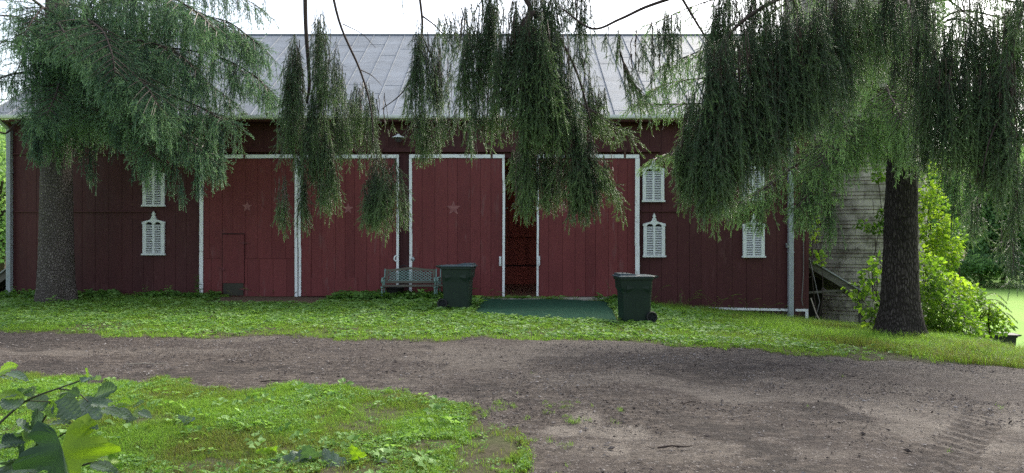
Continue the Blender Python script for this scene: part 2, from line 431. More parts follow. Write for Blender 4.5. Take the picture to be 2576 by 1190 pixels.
# horizontal shelf line over the doors and the rails at mid height
add_part(w, 'plank_wall', M['wall_red'], barn)
d = MB()
d.box(BX0 + .02, oL0 - .01, YW + .045, YW + .09, -.6, 4.6); d.box(oR1 + .01, BX1 - .02, YW + .045, YW + .09, -1.3, 4.6); d.box(oL0, oR1, YW + .045, YW + .09, 3.75, 4.6)
add_part(d, 'dark_backing', M['dark'], barn)  # near-black sheet that puts shade behind the board gaps
b = MB()
for pa, pb, za in ((40, 392, 2.275), (1612, 1930, 2.285), (1660, 1990, 3.58), (30, 500, 3.80)):
    b = MB(); b.box(X_(pa, YW), X_(pb, YW), YW - .045, YW - .006, za, za + .036); add_part(b, 'wall_rail', M['wall_red'], barn)
# track board over the doors with hangers
b = MB(); b.box(X_(505, YW), X_(1660, YW), YW - .115, YW - .006, 3.86, 3.90); b.box(X_(505, YW), X_(1660, YW), YW - .03, YW - .007, 3.90, 3.98)
add_part(b, 'door_track', M['wall_red'], barn, bevel=.006)
for px in (620, 840, 960, 1075, 1237, 1400, 1570):
    b = MB(); x = X_(px, YW); b.box(x - .03, x + .03, YW - .15, YW - .125, 3.70, 3.93); b.lathe([(0, -.02), (.055, -.02), (.055, .02), (0, .02)], (x, YW - .138, 3.93), 14, M=[[1, 0, 0], [0, 0, 1], [0, 1, 0]])
    add_part(b, 'track_hanger', M['iron'], barn)
# skirting strip at the low end
b = MB(); xs = [X_(1640, YW), X_(1980, YW)]
b.hexa([(xs[0], YW - .04, -.275), (xs[1], YW - .04, -.345), (xs[1], YW - .005, -.345), (xs[0], YW - .005, -.275)], [(xs[0], YW - .04, -.22), (xs[1], YW - .04, -.285), (xs[1], YW - .005, -.285), (xs[0], YW - .005, -.22)])
add_part(b, 'base_strip', M['trim'], barn)
b = MB(); b.box(X_(2000, YW), X_(2032, YW), YW - .04, YW - .005, -.35, -.29); b.box(X_(2025, YW), X_(2032, YW), YW - .038, YW - .004, -.95, -.349); add_part(b, 'base_strip', M['trim'], barn)
# ---- side, back walls, floor
RIDGE_Y, RIDGE_Z, EAVE_Y, EAVE_Z = 24.9, 8.49, 18.93, 4.76
sl = (RIDGE_Z - EAVE_Z) / (RIDGE_Y - EAVE_Y)
def gz(y): return EAVE_Z + (y - EAVE_Y) * sl if y < RIDGE_Y else RIDGE_Z - (y - RIDGE_Y) * sl
for x0, x1, hole in ((BX0 + .001, BX0 + .1, True), (BX1 - .1, BX1 - .001, True)):
    g = MB(); lo = YW + .1; hi = YB
    def seg(ya, yb, za=None, zb=None):
        g.prism([(ya, -2.8 if za is None else za), (yb, -2.8 if za is None else za), (yb, gz(yb) - .06), (ya, gz(ya) - .06)], x0, x1, 'x')
    if hole:      # made-up opening in each unseen gable end, added to light the threshing floor
        seg(lo, 19.8); seg(19.8, 24.4, 4.75); seg(24.4, RIDGE_Y); seg(RIDGE_Y, hi); g.box(x0, x1, 19.8, 24.4, -2.8, 0)
    else:
        seg(lo, RIDGE_Y); seg(RIDGE_Y, hi)
    add_part(g, 'gable_wall', M['wall_red'], barn)
YP = 24.6
g = MB(); planks(g, BX0 + .12, BX1 - .12, .68, 6.5, YP, seed=9, w=.33, gap=.01); add_part(g, 'boarded_partition', M['inner_red'], barn)
g = MB()
for k in range(4): g.box(BX0 + .12, BX1 - .12, YP - .06, YP - .03, .035 + k * .148, .035 + k * .148 + .143)
add_part(g, 'knee_wall', M['inner_red'], barn)
g = MB(); g.box(BX0 + .1, BX1 - .1, YB - .06, YB, -2.8, gz(YB) - .06); g.box(BX0 + .1, BX1 - .1, YP + .04, YP + .08, .03, 6.6); add_part(g, 'plank_wall', M['wall_red'], barn)
for z, h in ((1.62, .10), (2.62, .14), (3.6, .16)):
    g = MB(); g.box(BX0 + .2, BX1 - .2, YP - .13, YP - .006, z, z + h); add_part(g, 'inner_beam', M['inner_red'], barn)
g = MB(); g.bar((.0, YP - .03, 1.75), (1.0, YP - .03, 2.6), .03, .08); add_part(g, 'inner_brace', M['inner_red'], barn)
for k in range(3):  # white studs stand in for dots of daylight through holes
    g = MB(); x = X_(1276 + k * 17, YP); g.lathe([(0, 0), (.022, 0), (.03, .03), (0, .045)], (x, YP - .135, 2.55 + .03), 10, M=[[1, 0, 0], [0, 0, -1], [0, 1, 0]]); add_part(g, 'light_dot', M['white'], barn)
f = MB(); f.box(BX0 + .1, BX1 - .1, YW + .12, YB - .1, -.2, .03); add_part(f, 'barn_floor', M['floor'], barn)
# ---- roof
r = MB(); RX0, RX1 = BX0 - .2, BX1 + .22
for s in (0, 1):
    ya, yb = (EAVE_Y, RIDGE_Y) if s == 0 else (RIDGE_Y, 2 * RIDGE_Y - EAVE_Y)
    za, zb = (EAVE_Z, RIDGE_Z) if s == 0 else (RIDGE_Z, EAVE_Z)
    r.add([(RX0, ya, za), (RX1, ya, za), (RX1, yb, zb), (RX0, yb, zb), (RX0, ya, za - .05), (RX1, ya, za - .05), (RX1, yb, zb - .05), (RX0, yb, zb - .05)],
          [(0, 1, 2, 3), (7, 6, 5, 4), (0, 4, 5, 1), (2, 6, 7, 3), (0, 3, 7, 4), (1, 5, 6, 2)])
rr = random.Random(3)
x = RX0 + .02
while x < RX1:
    dx = rr.uniform(-.012, .012)
    r.hexa([(x - .008, EAVE_Y - .005, EAVE_Z + .001), (x + .008, EAVE_Y - .005, EAVE_Z + .001), (x + .008 + dx, RIDGE_Y, RIDGE_Z + .001), (x - .008 + dx, RIDGE_Y, RIDGE_Z + .001)],
           [(x - .005, EAVE_Y - .015, EAVE_Z + .024), (x + .005, EAVE_Y - .015, EAVE_Z + .024), (x + .005 + dx, RIDGE_Y - .015, RIDGE_Z + .024), (x - .005 + dx, RIDGE_Y - .015, RIDGE_Z + .024)])
    s_ = rr.uniform(.15, .9)                      # cross seam between sheets
    for q in (s_, (s_ + .47) % 1):
        y = EAVE_Y + q * (RIDGE_Y - EAVE_Y); z = EAVE_Z + q * (RIDGE_Z - EAVE_Z)
        r.bar((x + .02, y, z + .002), (x + .50, y, z + .002), .03, .01, up=(0, -sl, 1))
    x += .525
r.bar((RX0, RIDGE_Y, RIDGE_Z + .012), (RX1, RIDGE_Y, RIDGE_Z + .012), .10, .03)
add_part(r, 'roof', M['roof'], barn)
# gutter + fascia + downspouts
g = MB(); prof = [(-.02, -.005), (-.12, -.005), (-.135, .0), (-.135, -.025), (-.12, -.075), (-.06, -.10), (.0, -.10), (.0, -.01)]
y0, z0 = EAVE_Y + .02, EAVE_Z + .005
g.prism([(y0 + a, z0 + c) for a, c in prof], RX0 + .02, RX1 - .02, 'x')
x = RX0 + .6
while x < RX1: g.box(x - .015, x + .015, y0 - .14, y0 + .0, z0 - .008, z0 + .004); x += 1.05
add_part(g, 'gutter', M['gutter'], barn)
g = MB(); g.box(RX0 + .03, RX1 - .03, EAVE_Y + .03, YW - .004, 4.615, 4.655); add_part(g, 'soffit', M['wall_red'], barn)
for px, zb, hw_ in ((22, -.02, .055), (1990, -.70, .06)):
    x = X_(px, YW - .1); g = MB()
    g.box(x - hw_, x + hw_, YW - .13, YW - .01, zb, 4.45); g.hexa([(x - hw_ + .001, YW - .129, 4.451), (x + hw_ - .001, YW - .129, 4.451), (x + hw_ - .001, YW - .011, 4.451), (x - hw_ + .001, YW - .011, 4.451)], [(x - hw_ + .001, EAVE_Y - .07, 4.66), (x + hw_ - .001, EAVE_Y - .07, 4.66), (x + hw_ - .001, EAVE_Y + .01, 4.66), (x - hw_ + .001, EAVE_Y + .01, 4.66)])
    for k in range(3): g.box(x - hw_ * .64 + k * hw_ * .5, x - hw_ * .4 + k * hw_ * .5, YW - .136, YW - .129, zb, 4.44)
    for z in (1.2, 3.3): g.box(x - hw_ - .01, x + hw_ + .01, YW - .139, YW - .004, z, z + .035)
    add_part(g, 'downspout', M['downspout'], barn, bevel=.006)
# litter caught in the gutter
# ---- doors
def star(mb, x, z, r_, y):
    mb.prism([(x + (r_ if k % 2 == 0 else r_ * .42) * math.sin(k * PI / 5), z + (r_ if k % 2 == 0 else r_ * .42) * math.cos(k * PI / 5)) for k in range(10)], y, y + .0035)


def trim_v(mb, x0, x1, y, z0, z1, seed):
    r_ = random.Random(seed); z = z0; n = r_.choice([2, 3]); cuts = sorted([z0 + (z1 - z0) * r_.uniform(.15, .85) for _ in range(n - 1)]) + [z1]
    for c in cuts:
        o1, o2 = r_.uniform(-.008, .008), r_.uniform(-.008, .008)
        mb.hexa([(x0 + o1, y, z), (x1 + o1, y, z), (x1 + o1, y + .024, z), (x0 + o1, y + .024, z)], [(x0 + o2, y, c), (x1 + o2, y, c), (x1 + o2, y + .024, c), (x0 + o2, y + .024, c)])
        z = c + .004


YD = YW - .11
def door(name_label, pl, pr, tl, tt, tr, seed, split=None, zoff=0):
    x0, x1 = X_(pl, YD), X_(pr, YD)
    m = MB()
    if split:
        planks(m, x0 + .01, x1 - .01, zD0, split, YD - .006, .03, .31, seed=seed + 5); planks(m, x0 + .01, x1 - .01, split + .006, zD1, YD, .03, .31, seed=seed)
    else:
        planks(m, x0 + .01, x1 - .01, zD0, zD1, YD, .03, .31, seed=seed)
    o = add_part(m, 'sliding_door', M['door_red'], barn); o['label'] = name_label
    k = MB(); k.box(x0 + .03, x1 - .03, YD + .038, YD + .075, zD0 + .05, zD1 - .05); add_part(k, 'door_backing', M['dark'], o)
    tm = MB(); s = YD / F
    r_ = random.Random(seed)
    tz = zD1 + zoff
    xa = x0; n = 3
    for i in range(n):
        xb = x0 + (x1 - x0) * (i + 1) / n; j = r_.uniform(-.006, .006)
        tm.box(xa, xb - .004, YD - .036, YD - .012, tz - tt * s + j, tz + j); xa = xb
    if tl: trim_v(tm, x0, x0 + tl * s, YD - .038, zD0 + .01, tz - tt * s - .008, seed + 1)
    if tr: trim_v(tm, x1 - tr * s, x1, YD - .038, zD0 - .01, tz - tt * s - .008, seed + 2)
    add_part(tm, 'door_trim', M['trim'], o)
    return o


dA = door('red sliding door with a small hinged hatch cut into it', 503, 749, 9, 9, 7, 31, split=Z_(651, YD))
dB = door('red sliding door with brighter patch boards along its foot', 751.5, 1004, 6, 9, 6, 42)
dC = door('red sliding door with a faded star, standing left of the open gap', 1030, 1270, 7, 9, 6, 53)
dD = door('red sliding door right of the open gap', 1350, 1608, 5, 9, 11, 64)
def mark(par, px, py, r_):
    m = MB(); star(m, X_(px, YD), Z_(py, YD), r_, YD - .0095); add_part(m, 'star_mark', M['star'], par)
mark(dA, 622, 520, .15); mark(dB, 876, 525, .15); mark(dC, 1141, 524, .20); mark(dD, 1418, 522, .17)
# hatch
m = MB(); hx0, hx1, hz0, hz1 = X_(561, YD), X_(615, YD), .075, Z_(591, YD)
m.hexa([(hx0, YD - .034, Z_(712, YD)), (hx1, YD - .034, Z_(712, YD)), (hx1, YD - .012, Z_(712, YD)), (hx0, YD - .012, Z_(712, YD))], [(hx0, YD - .036, hz1 - .012), (hx1, YD - .036, hz1 + .012), (hx1, YD - .012, hz1 + .012), (hx0, YD - .012, hz1 - .012)])
add_part(m, 'hatch_door', M['door_red'], dA, bevel=.004)
m = MB(); m.box(hx0 + .02, hx1 - .02, YD - .033, YD - .012, hz0, Z_(712.6, YD)); add_part(m, 'hatch_kick_board', M['bare_wood'], dA)
m = MB(); m.box(hx0 - .01, hx1 + .01, YD - .020, YD - .0075, hz1 + .018, hz1 + .04); m.box(hx0 - .016, hx0 - .006, YD - .018, YD - .0075, .08, hz1); m.box(hx1 + .004, hx1 + .01, YD - .016, YD - .0075, .08, hz1)
add_part(m, 'hatch_gap', M['dark'], dA)
for pz in (611, 727):
    m = MB(); z = Z_(pz, YD)
    m.prism([(hx1 - .16, z), (hx1 - .01, z + .022), (hx1 - .01, z - .022)], YD - .044, YD - .0375); m.prism([(hx1 + .18, z - .004), (hx1 + .012, z + .02), (hx1 + .012, z - .024)], YD - .022, YD - .0085)
    m.lathe([(0, -.04), (.012, -.04), (.012, .04), (0, .04)], (hx1 + .002, YD - .044, z), 8); add_part(m, 'strap_hinge', M['redhinge'], dA)
m = MB(); z = Z_(676, YD); m.tube([(hx0 - .11, YD - .03, z + .03), (hx0 - .05, YD - .05, z + .01), (hx0 + .02, YD - .055, z - .01), (hx0 + .09, YD - .045, z - .03)], .011, 6); m.box(hx0 - .02, hx0 + .05, YD - .05, YD - .037, z - .04, z + .03); add_part(m, 'hatch_latch', M['redhinge'], dA)
# patch boards on B
m = MB()
r_ = random.Random(8)
xx = X_(784, YD)
while xx < X_(890, YD): m.box(xx, xx + .30, YD - .018, YD - .006, zD0 + .01, Z_(699, YD) + r_.uniform(-.012, .012)); xx += .305
add_part(m, 'patch_board', M['door_red'], dB)
for a_ in ((759, 782, zD0 + .01, Z_(662, YD)), (975, 997, Z_(682, YD), Z_(648, YD))):
    m = MB(); m.box(X_(a_[0], YD), X_(a_[1], YD), YD - .018, YD - .006, a_[2], a_[3]); add_part(m, 'patch_board', M['door_red'], dB)
m = MB(); m.box(X_(1037, YD), X_(1056, YD), YD - .016, YD - .006, .1, Z_(607, YD)); add_part(m, 'patch_board', M['door_red'], dC)
# handles
for par, px, py in ((dC, 1258.5, 657), (dD, 1355.5, 656)):
    x, z = X_(px, YD), Z_(py, YD); m = MB()
    m.box(x - .03, x + .03, YD - .045, YD - .037, z - .125, z + .125); m.tube([(x, YD - .046, z - .10), (x, YD - .085, z - .075), (x, YD - .085, z + .075), (x, YD - .046, z + .10)], .016, 8)
    add_part(m, 'pull_handle', M['white'], par, bevel=.004)
m = MB(); x, z = X_(997, YD), Z_(650, YD); m.tube([(x + .015, YD - .045, z + .075), (x - .035, YD - .065, z + .045), (x - .045, YD - .07, z), (x - .035, YD - .065, z - .045), (x + .015, YD - .045, z - .075)], .02, 8); add_part(m, 'pull_handle', M['white'], dB)
m = MB(); x, z = X_(1038, YD), Z_(652, YD); m.box(x - .03, x + .04, YD - .03, YD - .008, z - .06, z + .06); m.lathe([(0, 0), (.05, 0), (.05, .02), (0, .035)], (x + .01, YD - .03, z), 12, M=[[1, 0, 0], [0, 0, -1], [0, 1, 0]]); add_part(m, 'pull_handle', M['grey_metal'], dC)
m = MB(); x, z = X_(1421, YD), Z_(642, YD)
# threshold slab
m = MB(); m.prism([(X_(1180, 19.2), 18.98), (X_(1262, 19), 18.82), (X_(1300, 19), 18.70), (X_(1345, 19), 18.72), (X_(1372, 19), 18.92), (X_(1530, 19.2), 18.98), (X_(1530, 19.4), 19.46), (X_(1180, 19.4), 19.46)], -.2, .035, 'z')
o = m.build('door_sill', M['concrete'], bevel=.02); tag(o, 'pale worn concrete doorstep under the open barn doorway', 'doorstep')
m = MB(); m.prism([(X_(722, 19.0), 18.85), (X_(790, 19), 18.80), (X_(810, 19), 19.15), (X_(712, 19), 19.2)], -.2, .03, 'z')
o = m.build('door_sill', M['concrete'], bevel=.03); tag(o, 'small flat stone step under the joint of the two closed doors', 'doorstep')

# ---- louvred shutters
def shutter(par):
    root = bpy.data.objects.new('louvered_shutter', None); COL.objects.link(root); root.parent = par
    fr = MB()
    fr.box(-.285, -.195, -.07, -.004, .045, .82); fr.box(.195, .285, -.07, -.004, .045, .82); fr.box(-.028, .028, -.066, -.004, .045, .82)
    arc = lambda c: [(c + .083 * math.cos(a), .822 + .055 * math.sin(a)) for a in np.linspace(0, PI, 9)]
    half = [(.30, .822), (.30, .885), (.25, .892), (.19, .915), (.125, .925), (.075, .95), (.052, .985), (.055, 1.012), (.03, 1.035), (.022, 1.055), (.05, 1.085), (.028, 1.10), (.022, 1.125), (0, 1.165)]
    low = arc(.111) + arc(-.111)
    fr.prism(low[::1] + [(-.30, .822)] + [(-a, c) for a, c in half[1:]] + half[::-1][1:], -.075, -.006)
    o = fr.build('shutter_frame', M['shutter'], root, bevel=.004)
    s = MB(); s.box(-.31, .31, -.10, -.004, .0, .044); s.build('shutter_sill', M['shutter'], root, bevel=.005)
    s = MB()
    for k in range(17):
        z = .066 + k * .0455
        for xa, xb in ((-.193, -.030), (.030, .193)):
            s.hexa([(xa, -.060, z - .013), (xb, -.060, z - .013), (xb, -.046, z + .004), (xa, -.046, z + .004)], [(xa, -.060, z - .006), (xb, -.060, z - .006), (xb, -.046, z + .011), (xa, -.046, z + .011)])
    s.build('slats', M['shutter'], root)
    s = MB(); s.box(-.19, .19, -.018, -.005, .045, .868); s.build('shutter_back', M['dark'], root)
    s = MB(); s.lathe([(.018, -.004), (.036, -.004), (.036, .006), (.018, .006), (.018, -.004)], (0, -.079, .985), 14, M=[[1, 0, 0], [0, 0, 1], [0, 1, 0]]); s.build('finial_ring', M['shutter'], root)
    return root
proto = None
for px, py, lab in ((388, 642, 'flaking shutter low on the wall beside the left tree trunk'), (388, 520, 'shutter half veiled by spruce twigs'), (1645, 647, 'clean shutter right of the sliding doors, lower one'), (1643, 508.5, 'shutter right of the sliding doors, upper one'), (1895, 648, 'shutter low on the wall near the corner downspout'), (1894, 507, 'shutter almost wholly hidden behind dark spruce boughs')):
    sh = shutter(barn) if proto is None else copy_tree(proto, barn)
    proto = proto or sh
    sh.location = (X_(px, YW - .02), -.008, Z_(py, YW - .02)); sh['label'] = lab
# ---- wall lamp
lamp = bpy.data.objects.new('wall_lamp', None); COL.objects.link(lamp); lamp.parent = barn; lx, lz = X_(1002, 19.1), Z_(345, 19.1); lamp.location = (lx, -.30, lz)
m = MB(); m.lathe([(.02, .085), (.035, .08), (.045, .055), (.10, .03), (.168, -.005), (.172, -.018), (.160, -.010), (.09, .012), (.03, .03)], k=28); m.build('lamp_shade', M['white'], lamp, smooth=True)
m = MB(); m.tube([(0, .29, .06), (0, .2, .13), (0, .08, .15), (0, 0, .12), (0, 0, .06)], .014, 8); m.lathe([(0, 0), (.06, 0), (.06, .03), (0, .03)], (0, .292, .06), 12, M=[[1, 0, 0], [0, 0, -1], [0, 1, 0]]); m.build('lamp_arm', M['iron'], lamp, smooth=True)
m = MB(); m.lathe([(0, -.12), (.035, -.10), (.055, -.055), (.04, -.005), (.03, .02)], k=14); 
for a in range(6): m.tube([(.1 * math.cos(a), .1 * math.sin(a), .0), (.085 * math.cos(a), .085 * math.sin(a), -.08), (.03 * math.cos(a), .03 * math.sin(a), -.13)], .006, 5)
m.build('lamp_guard', M['bulb'], lamp)
# conduit + cable on the low end
m = MB(); x = X_(2020, YW); m.tube([(x, YW - .03, 4.4), (x, YW - .03, .6), (x - .05, YW - .04, -.05), (x - .02, YW - .05, -.2)], .012, 6); add_part(m, 'conduit', M['cable'], barn)
m = MB(); m.tube([(X_(2038, 19.3), 19.3, 1.0), (X_(2052, 19.3), 19.27, .3), (X_(2060, 19.3), 19.25, -.1), (X_(2050, 19.3), 19.25, -.5), (X_(2040, 19.3), 19.3, -.75)], .010, 6, cap=True); add_part(m, 'hanging_cable', M['cable'], barn)
m = MB(); m.lathe([(0, -.05), (.05, -.03), (.055, .03), (0, .05)], (X_(1979, YW), YW - .09, Z_(620, YW)), 10); m.box(X_(1975, YW), X_(1983, YW), YW - .06, YW - .005, Z_(612, YW) - .03, Z_(612, YW)); add_part(m, 'meter_box', M['grey_metal'], barn)

# ================================================================== LEAN-TO and SILO
def lean_to(xa, za, xb, zb, y0, y1, label, sign):
    root = empty('lean_to_shed', (xa, y0, h1(xb, y0)), 0, label, 'lean-to')
    m = MB(); n = np.array([-(zb - za), xb - xa]); n /= np.linalg.norm(n); n = n * (1 if n[1] > 0 else -1)
    m.add([(xa, y0 - .08, za), (xb, y0 - .08, zb), (xb, y1, zb), (xa, y1, za)] + [(xa + n[0] * .03, y0 - .08, za + n[1] * .03), (xb + n[0] * .03, y0 - .08, zb + n[1] * .03), (xb + n[0] * .03, y1, zb + n[1] * .03), (xa + n[0] * .03, y1, za + n[1] * .03)], [(3, 2, 1, 0), (4, 5, 6, 7)] + [(i, (i + 1) % 4, 4 + (i + 1) % 4, 4 + i) for i in range(4)])
    add_part(m, 'shed_roof', M['shedroof'], root, recalc=True)
    m = MB(); m.bar((xa, y0, za - .09), (xb, y0, zb - .09), .04, .20, up=(0, 0, 1))
    for y in np.linspace(y0 + .5, y1 - .1, 4): m.bar((xa, y, za - .07), (xb, y, zb - .07), .05, .12)
    add_part(m, 'rafter', M['shedwood'], root)
    m = MB(); gz_ = h1(xb, y0)
    if sign > 0:
        m.box(xb - .14, xb - .04, y0 + .05, y0 + .15, gz_ - .3, zb - .10)
    else: m.box(xb + .04, xb + .14, y0 + .05, y0 + .15, gz_ - .3, zb - .1)
    add_part(m, 'shed_post', M['shedwood'], root)
    return root
le = lean_to(7.90, 1.06, 9.56, .06, 19.75, 21.8, 'low open lean-to with a sloping metal roof between barn corner and silo', 1)
m = MB(); m.bar((7.9, 20.3, .48), (8.75, 20.25, .55), .03, .035); m.bar((8.0, 19.9, .10), (9.38, 19.85, .20), .03, .06); add_part(m, 'shed_rail', M['shedwood'], le)
m = MB(); m.prism([(7.9, -1.3), (8.9, -1.3), (8.9, .42), (7.9, .98)], 21.0, 21.1); add_part(m, 'shed_shade', M['dark'], le)  # near-black panel put in for the shadow under the lean-to roof
lean_to(-13.45, .95, -15.0, -.25, 19.9, 22.5, 'dark sloping lean-to roof at the left end of the barn', -1)
m = MB(); m.tube([P(2040, 750, 19.2), P(2052, 786, 19.0), P(2072, 826, 18.7)], .014, 6); tag(m.build('stick', M['pole']), 'pale bare stick leaning in the grass by the lean-to', 'stick')

silo = empty('silo', (11.0, 23.6, -2.2), 0, 'tall round silo of stained concrete blocks behind the right spruce trunk', 'silo')
prof = []
for k in range(62):
    z = k * .215; prof += [(2.118, z), (2.095, z + .205), (2.075, z + .208), (2.075, z + .214)]
m = MB(); m.lathe(prof, k=72); m.build('block_wall', M['silo'], silo)
m = MB()
for k in range(3, 61, 2): m.lathe([(2.11, 0), (2.128, .008), (2.11, .016)], (0, 0, k * .215 + .1), 60)
m.build('hoop', M['iron'], silo)
m = MB(); m.lathe([(2.25, 0), (2.2, .12), (1.7, .9), (.9, 1.5), (0, 1.7)], (0, 0, 62 * .215), 36); m.build('silo_dome', M['shedroof'], silo, smooth=True)

# ================================================================== BINS
def make_bin(label, loc, rz, flip=False, dark=False):
    root = empty('wheelie_bin', loc, rz, label, 'trash bin')
    body = M['bin_dark'] if dark else M['bin']
    fx = -1 if flip else 1
    def ring(z, x0, x1, hw, r_, k=5):
        pts = []
        for cx, cy, a0 in ((x1 - r_, hw - r_, 0), (x0 + r_, hw - r_, PI / 2), (x0 + r_, -hw + r_, PI), (x1 - r_, -hw + r_, 1.5 * PI)):
            for a in np.linspace(a0, a0 + PI / 2, k): pts.append((cx + r_ * math.cos(a), cy + r_ * math.sin(a), z))
        return pts
    def skin(rings, name, mat, cap0=True, cap1=True, bev=0):
        m = MB(); n = len(rings[0]); V = [p for q in rings for p in q]; V = [(x * fx, y, z) for x, y, z in V]
        fs = [(i * n + j, i * n + (j + 1) % n, (i + 1) * n + (j + 1) % n, (i + 1) * n + j) for i in range(len(rings) - 1) for j in range(n)]
        if cap0: fs.append(tuple(range(n))[::-1])
        if cap1: fs.append(tuple(range((len(rings) - 1) * n, len(rings) * n)))
        m.add(V, fs); return m.build(name, mat, root, smooth=False, recalc=True, bevel=bev)
    R = [ring(.02, -.262, .278, .245, .04), ring(.05, -.275, .288, .255, .05), ring(.60, -.298, .308, .277, .06), ring(.65, -.301, .312, .281, .06),
         ring(.72, -.305, .348, .288, .05), ring(.90, -.312, .358, .298, .05), ring(.91, -.312, .360, .300, .05)]
    bd = skin(R, 'bin_body', body)
    for sy in (-1, 1):             # moulded hand-hold shoulders on the broad sides
        for xa, xb, xc in ((-.225, -.06, 0), (.245, .06, 0)):
            m = MB(); m.add([(fx * xa, sy * .276, .60), (fx * xb, sy * .283, .70), (fx * xa, sy * .302, .69), (fx * xa, sy * .299, .78), (fx * xb, sy * .288, .74)], [(0, 1, 2), (2, 1, 4, 3)]); m.build('side_recess', body, root)
    skin([ring(.885, -.33, .372, .318, .05), ring(.905, -.335, .378, .322, .05), ring(.935, -.335, .378, .322, .05), ring(.94, -.33, .373, .318, .05)], 'rim', body)
    L = [ring(.941, -.345, .40, .337, .05), ring(.962, -.35, .405, .342, .05), ring(.972, -.345, .39, .33, .05), ring(.978, -.3, .34, .29, .05)]
    ld = skin(L, 'lid', M['lid'] if not dark else M['bin_dark'])
    m = MB()                       # raised wavy deck on the lid and the handle shelf on the hinge side
    xs = np.linspace(-.33, .37, 22); zt = .985 + .032 * np.tanh((xs + .02) * 9) 
    V = []
    for x, z in zip(xs, zt):
        hw = .26 - .03 * (x > .3)
        V += [(fx * x, -hw - .02, .974), (fx * x, -hw, z), (fx * x, hw, z), (fx * x, hw + .02, .974)]
    fs = [(i * 4 + j, i * 4 + j + 1, i * 4 + j + 5, i * 4 + j + 4) for i in range(len(xs) - 1) for j in range(3)] + [(0, 1, 2, 3), tuple((len(xs) - 1) * 4 + q for q in (3, 2, 1, 0))]
    m.add(V, fs); m.build('lid_deck', M['lid'] if not dark else M['bin_dark'], root, smooth=False, recalc=True)
    m = MB(); m.tube([(fx * -.33, -.25, .935), (fx * -.43, -.25, .955), (fx * -.43, .25, .955), (fx * -.33, .25, .935)], .018, 8); m.hexa([(fx * -.43, -.24, .93), (fx * -.30, -.24, .90), (fx * -.30, .24, .90), (fx * -.43, .24, .93)], [(fx * -.43, -.24, .965), (fx * -.30, -.24, .975), (fx * -.30, .24, .975), (fx * -.43, .24, .965)]); m.build('handle', body, root, recalc=True)
    for x, y in ((.20, -.15), (.28, -.11)): m = MB(); m.box(fx * x - .008, fx * x + .008, y - .012, y + .012, 1.0, 1.045); m.build('lid_catch', M['black'], root)
    for sy in (-1, 1):
        wh = MB(); Mx = [[1, 0, 0], [0, 0, sy], [0, 1, 0]]; c = (fx * -.285, sy * .288, .122)
        wh.lathe([(.085, -.028), (.110, -.03), (.118, -.018), (.118, .018), (.110, .03), (.085, .028), (.082, .0), (.085, -.028)], c, 28, M=Mx); w_ = wh.build('wheel', M['black'], root, smooth=True)
        hb = MB(); hb.lathe([(0, .022), (.028, .02), (.028, -.02), (0, -.02)], c, 12, M=Mx)
        for q in range(5):
            a = q * 2 * PI / 5 + .3; hb.bar((c[0] + .02 * math.cos(a), c[1] + sy * .012, c[2] + .02 * math.sin(a)), (c[0] + .09 * math.cos(a), c[1] + sy * .012, c[2] + .09 * math.sin(a)), .018, .026, up=(0, 1, 0))
        hb.lathe([(0, .0), (.09, .0)], c, 20, M=Mx); hb.build('wheel_hub', M['bin_dark'], w_)
    m = MB(); m.tube([(fx * -.285, -.27, .122), (fx * -.285, .27, .122)], .012, 8); m.build('axle', M['iron'], root)
    return root
b1 = P(1149, 779, 16.2); make_bin('green wheelie bin beside the bench with its wheel to the left', (b1[0], 16.2 + .25, h1(b1[0], 16.3) + .015), math.radians(-7))
b2 = P(1598, 810, 14.1); make_bin('green wheelie bin at the right corner of the mat with its wheel to the right', (b2[0], 14.2, h1(b2[0], 14.2) + .01), math.radians(6), flip=True).scale = (.93, .93, .93)
b3 = P(2516, 880, 21); make_bin('black wheelie bin sunk in the shrubs at the edge of the field', (b3[0], 21, Z_(836, 21) - 1.0), math.radians(-12), flip=True, dark=True)

